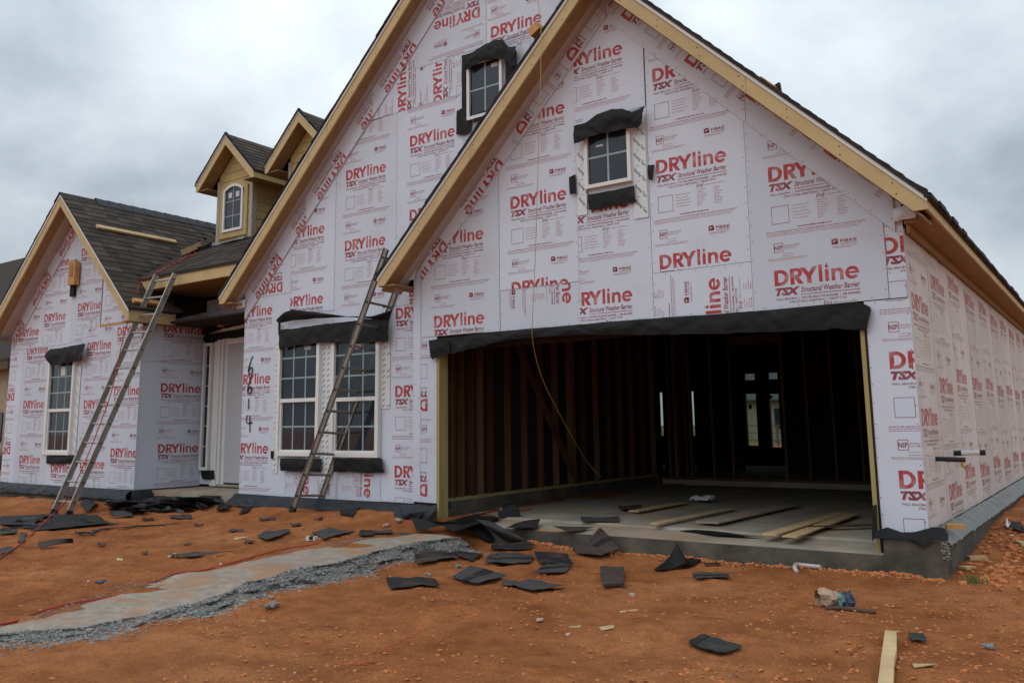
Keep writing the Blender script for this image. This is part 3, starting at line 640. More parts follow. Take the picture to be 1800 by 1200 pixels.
# fascia, drip edge, soffit and the ragged shingle edge of one rake: plane y = y0..y1, from eave (xe, ze) to ridge (xr, zr)
def rake(xe, ze, xr, zr, y, yw, eave_drop=.12, drip=.06, fh=.172, sw=.15, mat_f="board_tan"):
    s = 1 if xr > xe else -1; k = (zr - ze) / abs(xr - xe)
    z = lambda x, o=0: ze + k * abs(x - xe) - o
    tx = xe + s * max(0.0, (fh + drip - eave_drop)) / k
    fp = [(xe, y, z(xe, drip)), (xr, y, z(xr, drip)), (xr, y, z(xr, drip + fh)), (tx, y, ze - eave_drop), (xe, y, ze - eave_drop)]
    Lg = abs(xr - xe); nseg = max(1, round(Lg / 3.0))
    xj = xe + s * Lg * .47
    mb = MB(); mb.prism([fp[0], (xj - s * .002, y, z(xj, drip)), (xj - s * .002, y, z(xj, drip + fh)), fp[3], fp[4]], (0, .026, 0), mat_f); hp("fascia", mb)
    mb = MB(); mb.prism([(xj + s * .002, y + .002, z(xj, drip)), (xr, y + .002, z(xr, drip)), (xr, y + .002, z(xr, drip + fh)), (xj + s * .002, y + .002, z(xj, drip + fh))], (0, .026, 0), mat_f); hp("fascia", mb)
    mb = MB(); rn = random.Random(int(abs(xe) * 37)); t = .25
    while t < Lg - .1:
        for o_ in (.05, fh - .045):
            x_ = xe + s * (t + rn.uniform(-.02, .02)); zz_ = z(x_, drip + o_); mb.add([(x_ - .006, y - .0008, zz_ - .006), (x_ + .006, y - .0008, zz_ - .006), (x_ + .006, y - .0008, zz_ + .006), (x_ - .006, y - .0008, zz_ + .006)], [(0, 1, 2, 3)], "stick_brown")
        t += .42
    hp("nail_heads", mb, kind="stuff")
    mb = MB(); mb.prism([(xe, y - .012, z(xe, .004)), (xr, y - .012, z(xr, .004)), (xr, y - .012, z(xr, drip)), (xe, y - .012, z(xe, drip))], (0, .014, 0), "drip_white"); hp("drip_edge", mb)
    mb = MB(); o = fh + drip - .012
    for ya, yb, mm in ((y + .028, y + .028 + sw, "soffit_brown"), (y + .030 + sw, yw, "sheathing_soffit_shade")):
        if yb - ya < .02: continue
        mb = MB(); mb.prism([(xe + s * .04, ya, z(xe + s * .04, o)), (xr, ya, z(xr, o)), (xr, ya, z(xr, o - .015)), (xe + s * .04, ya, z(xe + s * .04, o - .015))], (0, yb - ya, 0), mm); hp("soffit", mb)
    mb = MB(); rr = random.Random(int(abs(xe) * 100)); t = 0.0; tot = Lg   # shingle ends
    while t < tot:
        d = min(rr.uniform(.12, .16), tot - t); h = rr.uniform(.020, .036); a = xe + s * (t - .01); b = xe + s * (t + d)
        yy = y - .016 - rr.uniform(.0, .014)
        mb.prism([(a, yy, z(a, .002)), (b, yy, z(b, .002)), (b, yy, z(b) + h * .7), (a, yy, z(a) + h)], (0, .05, 0), "shingle_back"); t += d
    o2 = hp("shingle_edge", mb, kind="stuff")
rake(-7.36, 3.12, -4.25, 6.23, 7.60, 7.99, sw=.2)
rake(-1.14, 3.12, -4.25, 6.23, 7.60, 7.99, sw=.34)
rake(-10.98, 3.27, -6.13, 8.12, 7.95, 8.24)
rake(-1.5, 3.49, -6.13, 8.12, 7.952, 8.24)
rake(-12.895, 3.233, BX, 5.54, 7.65, 8.04, .20)
rake(-17.725, 3.233, BX, 5.54, 7.65, 8.04, .20)
def eave(mb_name, a, b, h, m="board_tan"): mb = MB(); mb.box(a, b, m); return hp(mb_name, mb)
eave("fascia", (-1.165, 7.628, 2.995), (-1.139, 20.2, 3.095), .1)            # right side eave
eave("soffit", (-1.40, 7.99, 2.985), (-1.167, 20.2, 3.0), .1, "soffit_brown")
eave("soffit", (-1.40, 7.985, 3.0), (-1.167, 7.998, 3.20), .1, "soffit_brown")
eave("frieze_board", (-1.388, 8.01, 2.905), (-1.36, 20, 2.98), .1, "soffit_brown")
mb = MB(); mb.prism([(-1.167, 7.63, 3.0), (-1.40, 7.63, 3.22), (-1.40, 7.63, 3.235), (-1.167, 7.63, 3.015)], (0, .352, 0), "soffit_brown"); hp("soffit", mb)
mb = MB(); rr = random.Random(4); t = 7.58
while t < 20.2:
    d = rr.uniform(.15, .34); mb.box((-1.16, t, 3.095), (-1.098 + rr.uniform(-.008, .008), t + d, 3.132 + rr.uniform(-.006, .008)), "shingle_back"); t += d
hp("shingle_edge", mb, kind="stuff")
eave("soffit", (-7.355, 7.628, 2.995), (-7.1, 8.235, 3.012), .1, "soffit_brown")   # left box end of the garage
eave("fascia", (-7.36, 7.628, 2.998), (-7.334, 8.235, 3.10), .1)
eave("soffit", (-10.97, 7.98, 3.145), (-10.72, 9.2, 3.165), .1, "soffit_brown")
eave("fascia", (-10.98, 7.978, 3.148), (-10.954, 8.6, 3.25), .1)
eave("fascia", (-12.92, 7.678, 3.025), (-12.894, 8.49, 3.185), .1)            # bay, right eave
eave("drip_edge", (-12.9, 7.67, 3.186), (-12.882, 8.49, 3.215), .1, "drip_white")
eave("soffit", (-13.14, 7.69, 3.028), (-12.922, 8.49, 3.045), .1, "soffit_brown")
eave("soffit", (-17.7, 7.68, 3.028), (-17.55, 8.03, 3.045), .1, "soffit_brown")
mb = MB(); mb.prism([(-13.43, 8.14, 3.795), (-10.85, 8.14, 3.795), (-10.85, 8.14, 3.615), (-13.24, 8.14, 3.615)], (0, .026, 0), "board_tan"); hp("fascia", mb, label="front fascia over the entry")
mb = MB(); mb.box((-13.43, 8.128, 3.797), (-10.85, 8.15, 3.818), "shingle_back"); hp("drip_edge", mb)
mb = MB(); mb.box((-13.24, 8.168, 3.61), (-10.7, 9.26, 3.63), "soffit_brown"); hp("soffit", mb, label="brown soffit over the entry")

# ---- shingles ----------------------------------------------------------
def slope_frame(o, along, up):
    along = Vector(along).normalized(); up = Vector(up).normalized(); n = along.cross(up)
    return Matrix(((along.x, up.x, n.x, o[0]), (along.y, up.y, n.y, o[1]), (along.z, up.z, n.z, o[2]), (0, 0, 0, 1)))
def tile_mesh(w, d, t, m):
    mb = MB(); a = t * 2.2
    mb.add([(0, 0, 0), (w, 0, 0), (w, d, -.004), (0, d, -.004), (0, .0, a), (w, .0, a), (w, d, .002), (0, d, .002)],
           [(4, 5, 6, 7), (0, 1, 5, 4), (1, 2, 6, 5), (3, 0, 4, 7)], m)
    return mb
TILE = {(w, m): tile_mesh(w, .17, .005, "shingle_" + m).mesh("shingle") for w in (.16, .22, .30) for m in "abcd"}
fb = slope_frame((-12.87, 7.63, bz(-12.87) + .001), (0, 1, 0), (-1, 0, BS))
rowh = .143; Ls = (BX + 12.87) * -math.hypot(1, BS); rr = random.Random(9); cnt = 0; rest = MB()
for r in range(int(Ls / rowh)):
    xx = -12.87 - (r * rowh) / math.hypot(1, BS); ymax = 8.5 if xx > -13.43 else yv(xx) + .06
    u = rr.uniform(-.12, 0)
    while u < ymax - 7.63 - .04:
        w = rr.choice((.16, .22, .30)); me = TILE[(w, rr.choice("aabbcd"))]
        uu = max(u, -.015)
        if cnt < 300: inst("shingle", me, house, fb @ Matrix.Translation((uu, r * rowh, rr.uniform(0, .003)))); cnt += 1
        u += w + .003
def shingle_field(fr, ulim, nrow, seed):
    rr = random.Random(seed); mb = MB()
    for r in range(nrow):
        u0, u1 = ulim(r * rowh)
        u = u0 - rr.uniform(0, .15)
        while u < u1:
            w = rr.choice((.16, .22, .30)); a, b = max(u, u0), min(u + w, u1)
            if b - a > .02:
                h = .012 + rr.uniform(0, .004); m_ = "shingle_" + rr.choice("abcd"); y0 = r * rowh
                vs = [fr @ Vector(p) for p in ((a, y0, 0), (b, y0, 0), (b, y0 + .17, 0), (a, y0 + .17, 0), (a, y0, h), (b, y0, h), (b, y0 + .17, .002), (a, y0 + .17, .002))]
                mb.add(vs, [(4, 5, 6, 7), (0, 1, 5, 4), (1, 2, 6, 5), (3, 0, 4, 7)], m_)
            u += w + .003
    return hp("shingles", mb, kind="stuff")
ff = slope_frame((0, 8.12, fz(8.12) + .001), (1, 0, 0), (0, 1, .562))
def lim(v):
    y = 8.12 + v / math.hypot(1, .562); z = fz(y); xl = BX + (BZ - z) / BS if z < BZ else -15.2
    return xl - .03, min(-10.4 + (y - 8.12) * .55, -8.6)
shingle_field(ff, lim, 26, 3)
shingle_field(slope_frame((-1.112, 7.58, G0 - 3.134), (0, 1, 0), (-1, 0, 1)), lambda v: (0, 12.6), 30, 5)
# ridge caps on the bay
for k in range(11):
    mb = MB(); y0 = 8.28 + k * .24; h = .012
    P = [[Vector((BX + x, y0 + yy, BZ - BS * abs(x) * 1.0 + .018 + (.016 if yy == 0 else .002))) for x in (-.16, -.05, 0, .05, .16)] for yy in (0, .30)]
    mb.grid(P, "ridge_cap_dark", (0, 0, -.012)); hp("ridge_cap", mb)

# ---- windows -----------------------------------------------------------
def sub(name, mb, parent, **k): return hp(name, mb, parent, **k)
def window(fr, u0, u1, v0, v1, mid=None, cols=3, rows=(3, 2), fw=.055, proud=.03, clear=False, label=None, arch=0.0, sticker=None):
    T = lambda p: fr @ Vector(p)
    def bx(mb, a, b, m):
        vs = [T((x, y, z)) for z in (a[2], b[2]) for x, y in ((a[0], a[1]), (b[0], a[1]), (b[0], b[1]), (a[0], b[1]))]
        mb.add(vs, [(0, 3, 2, 1), (4, 5, 6, 7), (0, 1, 5, 4), (1, 2, 6, 5), (2, 3, 7, 6), (3, 0, 4, 7)], m)
    fm = MB()
    bx(fm, (u0, v0, -.05), (u0 + fw, v1, proud), "window_white"); bx(fm, (u1 - fw, v0, -.05), (u1, v1, proud), "window_white")
    bx(fm, (u0 + fw, v0, -.05), (u1 - fw, v0 + fw, proud + .002), "window_white")
    if not arch: bx(fm, (u0 + fw, v1 - fw, -.05), (u1 - fw, v1, proud + .002), "window_white")
    else:
        n = 10; c = (u0 + u1) / 2; hw = (u1 - u0) / 2
        f_ = lambda x, o: v1 - arch * ((x - c) / hw) ** 2 - o
        xs_ = [u0 + fw + (u1 - u0 - 2 * fw) * i / n for i in range(n + 1)]
        for i in range(n):
            a, b = xs_[i], xs_[i + 1]
            fm.prism([T((a, f_(a, fw), -.05)), T((b, f_(b, fw), -.05)), T((b, f_(b, 0), -.05)), T((a, f_(a, 0), -.05))], fr.to_3x3() @ Vector((0, 0, .05 + proud)), "window_white")
    wo = hp("window", fm, label=label)
    spans = [(v0 + fw, v1 - (fw if not arch else .004), rows[0])] if mid is None else [(mid + .022, v1 - fw, rows[0]), (v0 + fw, mid - .022, rows[1])]
    if mid is not None:
        mb = MB(); bx(mb, (u0 + fw, mid - .03, -.045), (u1 - fw, mid + .022, .012), "window_white"); sub("meeting_rail", mb, wo)
    for i, (a, b, nr) in enumerate(spans):
        d = -.012 if i == 0 else -.024
        if i == 1:
            mb = MB()
            for q in (((u0 + fw, a, d), (u0 + fw + .03, b, .004)), ((u1 - fw - .03, a, d), (u1 - fw, b, .004)), ((u0 + fw + .03, a, d), (u1 - fw - .03, a + .03, .004))): bx(mb, *q, "window_white")
            sub("sash", mb, wo)
        mb = MB(); pm = "pane_clear" if clear else "pane_dark"
        if arch:
            n = 10; pts = [(u0 + fw, a), (u1 - fw, a)] + [(u1 - fw - (u1 - u0 - 2 * fw) * k / n, f_(u1 - fw - (u1 - u0 - 2 * fw) * k / n, fw * .6)) for k in range(n + 1)]
            mb.prism([T((x, y, d)) for x, y in pts], fr.to_3x3() @ Vector((0, 0, -.006)), pm)
        else: bx(mb, (u0 + fw - .005, a - .01, d - .006), (u1 - fw + .005, b + .01, d), pm)
        po = sub("pane", mb, wo)
        if cols:
            mb = MB(); w = .011; z = d + .004
            for k in range(1, cols):
                x = u0 + fw + (u1 - u0 - 2 * fw) * k / cols; bx(mb, (x - w, a, d), (x + w, b - (arch * .1), z), "muntin_pale")
            for k in range(1, nr):
                y = a + (b - a - arch * .5) * k / nr; bx(mb, (u0 + fw, y - w, d), (u1 - fw, y + w, z + .001), "muntin_pale")
            sub("muntin", mb, wo)
        if sticker and i == 0:
            mb = MB(); x, y, w_, h_ = sticker; bx(mb, (x, y, d), (x + w_, y + h_, d + .002), "paper_white"); sub("sticker", mb, wo)
    return wo
FWp = FW @ Matrix.Translation((0, 0, .042)); FGp = FG @ Matrix.Translation((0, 0, .042)); FBp = FB @ Matrix.Translation((0, 0, .042))
window(FWp, -9.885, -9.015, .905, 2.62, 1.68, 3, (3, 2), label="left one of the two tall entry-side windows", sticker=(-9.36, 2.38, .13, .05))
window(FWp, -8.775, -7.885, .900, 2.60, 1.665, 3, (3, 2), label="tall window right behind the ladder rails", sticker=(-8.35, 2.33, .12, .07))
window(FGp, -4.575, -4.01, 3.832, 4.52, None, 2, (2,), .04, .02, label="small window in the garage gable", sticker=(-4.44, 4.29, .09, .02))
window(FWp, -6.41, -5.86, 5.10, 5.86, None, 2, (2,), .04, .02, label="small window high in the taller gable, ringed in black", sticker=(-6.04, 5.72, .1, .05))
window(FBp, -15.985, -15.09, .875, 2.60, 1.665, 3, (3, 2), label="tall window in the left gabled bay", sticker=(-15.6, 2.28, .15, .16))
# plastic sheet hanging inside two windows
def flat_poly(fr, pts, d, m, name, parent=None, th=.004, label=None):
    mb = MB(); mb.prism([fr @ Vector((u, v, d)) for u, v in pts], fr.to_3x3() @ Vector((0, 0, th)), m); return hp(name, mb, parent, label=label)

# ---- entry -------------------------------------------------------------
FEp = FE @ Matrix.Translation((0, 0, .040))
window(FEp, -13.085, -12.85, .60, 2.78, None, 0, (1,), .05, .03, label="narrow white sidelight beside the front door")
mb = MB()
for k in range(1, 6): z_ = .65 + 2.08 * k / 6; mb.box((-13.04, 9.226, z_ - .011), (-12.895, 9.232, z_ + .011), "muntin_pale")
hp("sidelight_muntin", mb)
mb = MB()
for a, b, d in ((-12.835, -12.745, .02), (-12.745, -12.66, .035), (-12.66, -12.60, .01), (-12.60, -12.52, -.03)): mb.box((a, YE - d, .34), (b, YE + .05, 2.80), "window_white")
mb.box((-12.52, YE - .0, 2.735), (-11.4, YE + .05, 2.80), "window_white"); mb.box((-12.75, YE - .03, 2.80), (-11.4, YE + .05, 2.855), "window_white")
hp("door_frame", mb)
mb = MB(); mb.box((-12.515, YE + .02, .40), (-11.55, YE + .06, 2.732), "door_primer"); hp("front_door", mb, label="plain grey primed front door")
mb = MB(); mb.box((-12.6, YE - .06, .34), (-11.4, YE + .05, .372), "concrete"); hp("threshold", mb)
mb = MB(); mb.box((-13.0, YE - .04, 2.965), (-10.75, YE - .01, 3.035), "window_white"); mb.box((-12.75, YE - .06, 3.0), (-10.75, YE - .04, 3.05), "window_white"); hp("entry_head_trim", mb)
def drape(name, top, bot, m, n=14, k=5, amp=.012, th=(0, .006, 0), nrm=(0, -1, 0), seed=1, label=None, parent=None, kind=None):
    rr = random.Random(seed); nrm = Vector(nrm)
    def samp(pts, t):
        pts = [Vector(p) for p in pts]; L_ = [0]
        for a, b in zip(pts, pts[1:]): L_.append(L_[-1] + (b - a).length)
        s = t * L_[-1]
        for i in range(len(pts) - 1):
            if s <= L_[i + 1] + 1e-9: return pts[i].lerp(pts[i + 1], (s - L_[i]) / max(L_[i + 1] - L_[i], 1e-9))
        return pts[-1]
    P = []
    ph = rr.uniform(0, 9); n = int(n * 1.8); k = int(k * 1.8)
    Lw = (Vector(top[-1]) - Vector(top[0])).length; Lh = (Vector(bot[0]) - Vector(top[0])).length
    for i in range(n + 1):
        t = i / n; a, b = samp(top, t), samp(bot, t); row = []
        b = b.lerp(a, .10 * float(fbm(np.array([t * Lw * 9 + ph]), np.array([ph]), 1.0, 3)[0])); a = a.lerp(b, .05 * float(fbm(np.array([t * Lw * 11 + ph]), np.array([ph + 3]), 1.0, 3)[0]))
        for j in range(k + 1):
            s = j / k; p = a.lerp(b, s); u_, v_ = t * Lw, s * Lh
            w = float(fbm(np.array([u_ * 3.5 + v_ * 2 + ph]), np.array([v_ * 4 + ph]), 1.0, 3)[0])
            cr = abs(float(fbm(np.array([u_ * 5 - v_ * 6 + ph]), np.array([u_ * 1.2 + v_ * 2 + 7]), 1.0, 2)[0]))
            row.append(p + nrm * (amp * ((w + .45) * 1.5 + (.35 - cr) * 1.1) * (0.3 + .7 * math.sin(math.pi * min(1, s * .9 + .05)))))
        P.append(row)
    mb = MB(); mb.grid(P, m, th); return hp(name, mb, parent, label=label, smooth=False, kind=kind)
pY = lambda Y, *pts: [onY(x, y, Y) for x, y in pts]
BK = "felt_black"
# header over the garage opening, window hoods and sill aprons
drape("flashing", pY(7.965, (755, 598), (880, 582), (940, 577), (1020, 570), (1150, 559), (1300, 550), (1515, 531), (1530, 540)), pY(7.955, (758, 630), (830, 613), (900, 597), (1000, 589), (1150, 588), (1300, 585), (1490, 578), (1524, 580)), BK, 40, 6, .02, seed=2, label="black membrane hanging over the garage opening")
drape("flashing", pY(7.95, (1510, 535), (1532, 543)), pY(7.945, (1500, 577), (1523, 581)), BK, 4, 4, .012, seed=5)
drape("flashing", pY(7.95, (756, 600), (790, 598)), pY(7.94, (760, 632), (792, 620)), BK, 5, 4, .015, seed=6)
drape("flashing", pY(7.905, (1009, 222), (1030, 216), (1052, 200), (1075, 193), (1095, 192), (1112, 198), (1134, 188)), pY(7.885, (1010, 253), (1033, 243), (1060, 236), (1085, 229), (1105, 226), (1121, 226), (1128, 216)), BK, 22, 6, .03, seed=8, label="black hood draped over the garage gable window")
drape("flashing", pY(7.965, (1033, 343), (1115, 327)), pY(7.955, (1036, 370), (1118, 356)), BK, 10, 4, .015, seed=9)
drape("flashing", pY(7.965, (1000, 312), (1012, 307)), pY(7.955, (1002, 341), (1013, 342)), BK, 3, 3, .01, seed=10)
drape("flashing", pY(7.965, (1139, 291), (1151, 290)), pY(7.955, (1140, 317), (1147, 316)), BK, 3, 3, .012, seed=11)
drape("flashing", pY(8.155, (812, 99), (830, 93), (850, 80), (870, 72), (885, 71), (895, 83), (908, 82)), pY(8.15, (820, 124), (832, 115), (850, 108), (868, 105), (888, 104), (897, 118), (908, 118)), BK, 20, 6, .03, seed=12, label="black hood over the high gable window")
drape("flashing", pY(8.222, (812, 100), (827, 112)), pY(8.222, (812, 190), (827, 200)), BK, 3, 8, .006, seed=13)
drape("flashing", pY(8.218, (803, 195), (829, 185)), pY(8.218, (802, 238), (828, 233)), BK, 4, 5, .006, seed=14)
drape("flashing", pY(8.222, (889, 90), (908, 90)), pY(8.222, (889, 190), (907, 170)), BK, 3, 8, .006, seed=15)
drape("flashing", pY(8.21, (833, 201), (862, 192)), pY(8.2, (832, 216), (868, 205)), BK, 6, 3, .012, seed=16)
drape("flashing", pY(8.165, (490, 580), (520, 577), (560, 571), (600, 566), (650, 560), (685, 562)), pY(8.15, (492, 614), (520, 608), (560, 603), (600, 603), (650, 602), (682, 601)), BK, 22, 5, .02, seed=17, label="black membrane band across the two tall windows")
drape("flashing", pY(8.12, (486, 562), (500, 549), (516, 544), (560, 549), (610, 556), (655, 556), (690, 545)), pY(8.16, (492, 568), (505, 565), (530, 562), (570, 559), (610, 557), (650, 560), (684, 563)), BK, 24, 4, .03, seed=18, label="torn flap of black membrane above the tall windows")
drape("flashing", pY(8.2, (489, 566), (493, 566)), pY(8.2, (490, 600), (494, 600)), BK, 2, 3, .004, seed=19)
drape("flashing", pY(8.21, (493, 805), (566, 806)), pY(8.2, (494, 827), (564, 829)), BK, 9, 4, .018, seed=20)
drape("flashing", pY(8.21, (588, 806), (673, 806)), pY(8.2, (587, 829), (677, 831)), BK, 10, 4, .022, seed=21)
drape("flashing", pY(8.225, (476, 792), (481, 792)), pY(8.225, (476, 806), (480, 807)), BK, 2, 2, .003, seed=22)
drape("flashing", pY(7.96, (83, 620), (90, 614), (151, 604)), pY(7.94, (84, 634), (91, 643), (147, 634)), BK, 12, 5, .05, seed=23, label="black hood bulging over the left bay window")
drape("flashing", pY(8.01, (84, 800), (131, 799)), pY(8.0, (83, 815), (129, 814)), BK, 6, 4, .02, seed=24)
drape("flashing", pY(9.2, (352, 588), (362, 566), (385, 553), (430, 556)), pY(9.2, (353, 590), (370, 585), (395, 577), (430, 570)), BK, 12, 4, .03, seed=25, label="black membrane torn over the front door")
drape("flashing", pY(9.22, (358, 590), (430, 576)), pY(9.22, (358, 600), (430, 592)), BK, 6, 3, .01, seed=26)
drape("flashing", pY(9.22, (353, 826), (376, 826)), pY(9.21, (356, 842), (377, 842)), BK, 4, 3, .012, seed=27)
drape("flashing", pY(9.24, (342, 814), (355, 814)), pY(9.24, (345, 822), (356, 826)), BK, 3, 3, .012, seed=28)
mb = MB(); mb.obox(onY(391, 565, 9.12), (.05, 0, .02), (0, .06, 0), (0.01, 0, .07), "block_orange"); mb.obox(onY(398, 563, 9.1), (.06, 0, -.03), (0, .05, 0), (0.01, 0, .05), "lumber"); hp("broken_lumber", mb)
# membrane draped over the foundation ledge
drape("base_membrane", [(-10.75, 8.2, .36), (-9.6, 8.205, .345), (-8.4, 8.2, .345), (-7.25, 8.2, .34)], [(-10.8, 8.06, .19), (-9.6, 8.07, .20), (-8.4, 8.06, .22), (-7.3, 8.03, .20)], "felt_blue", 40, 5, .035, (0, .006, 0), seed=31, label="blue-black membrane along the main wall base")
drape("base_membrane", [(-17.7, 7.995, .365), (-16.5, 8.0, .35), (-15, 8.0, .345), (-13.1, 8.0, .335)], [(-17.7, 7.87, .20), (-16.5, 7.88, .20), (-15, 7.87, .20), (-13.02, 7.87, .19)], "felt_blue", 40, 5, .04, (0, .006, 0), seed=32, label="blue-black membrane along the bay base")
drape("base_membrane", [(-13.10, 8.0, .335), (-13.10, 8.6, .335), (-13.10, 9.2, .345)], [(-12.98, 7.88, .17), (-12.95, 8.5, .2), (-12.98, 9.1, .29)], "felt_blue", 16, 4, .03, (-.006, 0, 0), (1, 0, 0), seed=33)
drape("base_membrane", pY(7.93, (1537, 934), (1560, 926), (1585, 935), (1610, 934), (1640, 925), (1660, 927), (1668, 938)), pY(7.85, (1535, 946), (1560, 945), (1590, 946), (1605, 950), (1622, 964), (1645, 948), (1668, 949)), BK, 22, 5, .03, seed=34, label="black membrane flap curling at the right front corner")
drape("base_membrane", [(-1.385, 8.05, .372), (-1.385, 12, .362), (-1.385, 16, .362), (-1.385, 20, .362)], [(-1.245, 7.95, .27), (-1.235, 12, .255), (-1.24, 16, .255), (-1.24, 20, .255)], "felt_grey", 70, 5, .02, (0, 0, -.006), (.6, 0, .6), seed=35, label="grey membrane folded over the right side ledge")
drape("base_membrane", pY(7.9, (696, 888), (726, 886), (770, 887)), pY(7.82, (697, 925), (712, 932), (724, 920)), "felt_blue", 8, 6, .06, seed=36)
drape("base_membrane", pY(7.88, (731, 890), (768, 890)), pY(7.84, (721, 906), (756, 913)), "felt_blue", 6, 5, .05, seed=37)
drape("base_membrane", pY(7.95, (1533, 890), (1541, 886)), pY(7.93, (1533, 952), (1543, 935)), BK, 3, 6, .006, seed=38)
# flashing tape strips
def tape(fr, poly, mark, d=.016, seed=0, label=None):
    mb = MB(); mb.prism([fr @ Vector((u, v, d)) for u, v in poly], fr.to_3x3() @ Vector((0, 0, .0015)), "tape_white"); o = hp("flashing_tape", mb, label=label)
    us = [p[0] for p in poly]; vs_ = [p[1] for p in poly]; u0, u1, v0, v1 = min(us), max(us), min(vs_), max(vs_); pr = MB(); rr = random.Random(seed)
    if mark == 'text':
        v = v0 + .05
        while v < v1 - .1:
            a = math.radians(-48); c, s = math.cos(a), math.sin(a)
            text(pr, "Flashing Tape", 0, 0, .20, .030, "ink_black", .1, .008, 1, xf=lambda x, y: (u0 + .012 + c * x - s * y, v + .14 + s * x + c * y))
            text(pr, "~", 0, 0, .03, .03, "ink_black", 0, .01, 1, xf=lambda x, y: (u0 + .05 + x, v + .17 + y)); v += .17
    elif mark == 'dash':
        v = v0 + .02
        while v < v1 - .02:
            for uu in np.arange(u0 + .015 + rr.uniform(0, .02), u1 - .05, .085):
                a = math.radians(30); c, s = math.cos(a), math.sin(a)
                for k in range(4):
                    x = uu + c * k * .014; y = v + s * k * .014; pr.add([(x, y, 0), (x + .010, y + .005, 0), (x + .010, y + .017, 0), (x, y + .012, 0)], [(0, 1, 2, 3)], "ink_black")
            v += .075
    else:
        v = v0 + .04
        while v < v1 - .12:
            x0, x1 = u0 + .03, u1 - .02; pr.add([(x0, v + .11, 0), (x1, v, 0), (x1, v + .014, 0), (x0, v + .124, 0)], [(0, 1, 2, 3)], "ink_black"); v += .19
    if pr.v:
        me = pr.mesh("print"); me.transform(fr @ Matrix.Translation((0, 0, d + .0028))); link("print", me, o)["kind"] = "stuff"
tape(FG, [(-4.70, 3.56), (-4.575, 3.56), (-4.575, 4.36), (-4.70, 4.36)], 'text', .018); tape(FG, [(-4.01, 3.42), (-3.845, 3.42), (-3.845, 4.55), (-4.01, 4.55)], 'text', .018)
tape(FW, [(-10.0, .66), (-9.885, .66), (-9.885, 2.55), (-10.0, 2.55)], 'dash', .013, 1); tape(FW, [(-9.015, .54), (-8.775, .54), (-8.775, 2.42), (-9.015, 2.42)], 'dash', .013, 2); tape(FW, [(-7.885, 1.52), (-7.73, 1.52), (-7.73, 2.4), (-7.885, 2.4)], 'dash', .013, 3)
tape(FB, [(-16.11, .87), (-15.985, .87), (-15.985, 2.42), (-16.11, 2.42)], 'line', .016); tape(FB, [(-15.09, .87), (-14.955, .87), (-14.945, 2.42), (-15.09, 2.42)], 'line', .016)
# crumpled tape at the eave ends
for (x, y, Y) in ((1592, 374, 7.97), (722, 485, 7.97), (425, 535, 8.2)):
    c = onY(x, y, Y); drape("flashing_tape", [c + Vector((-.10, .005, .05)), c + Vector((.10, .005, .08))], [c + Vector((-.10, -.0, -.07)), c + Vector((.08, -.0, -.05))], "tape_white", 8, 7, .022, seed=int(x))
# sprayed house number 6 6 1 4
def stroke(pts, r=.012):
    mb = MB(); n = len(pts); L_, R_ = [], []
    for i, p in enumerate(pts):
        a = pts[max(i - 1, 0)]; b = pts[min(i + 1, n - 1)]; d = np.array(b) - np.array(a); d = d / np.linalg.norm(d); q = np.array([-d[1], d[0]]) * r * (1 - .25 * math.sin(i * 1.3))
        L_.append((p[0] + q[0], p[1] + q[1])); R_.append((p[0] - q[0], p[1] - q[1]))
    vs = [FW @ Vector((u, v, .0165)) for u, v in L_ + R_]
    mb.add(vs, [(i, i + n, i + n + 1, i + 1) for i in range(n - 1)], "ink_spray"); return mb
def six(x, z): return stroke([(x + .055, z + .27), (x + .03, z + .235), (x + .005, z + .18), (x - .022, z + .11), (x - .03, z + .05), (x - .018, z + .012), (x + .012, z), (x + .045, z + .015), (x + .062, z + .055), (x + .055, z + .095), (x + .028, z + .105), (x - .004, z + .085), (x - .022, z + .06)])
for mbx in (six(-10.57, 2.085), six(-10.575, 1.80), stroke([(-10.572, 1.735), (-10.575, 1.66), (-10.572, 1.575)]), stroke([(-10.60, 1.485), (-10.615, 1.385), (-10.55, 1.365), (-10.478, 1.385)]), stroke([(-10.535, 1.475), (-10.53, 1.37), (-10.52, 1.24)])): hp("house_number", mbx)
# gable vent: wooden arched board on a black backing
mb = MB(); mb.box((-15.43, 7.99, 3.70), (-15.29, 8.03, 4.37), BK); vo = hp("gable_vent", mb, label="arched wooden vent board on the left bay gable")
c0, hw = -15.30, .115
pts = [(c0 - hw, 3.90), (c0 + hw, 3.90), (c0 + hw, 4.25)] + arc(c0, 4.25, hw, .11, 0, 180, 10)[1:]
hole = [(c0 - .05, 4.06), (c0 + .05, 4.06), (c0 + .05, 4.24)] + arc(c0, 4.24, .05, .05, 0, 180, 6)[1:]
mb = MB(); mb.prism([(x, 7.93, z) for x, z in pts], (0, .09, 0), "block_orange"); sub("vent_board", mb, vo)
mb = MB(); mb.prism([(x, 7.922, z) for x, z in hole], (0, .007, 0), "soffit_brown"); sub("vent_slot", mb, vo)

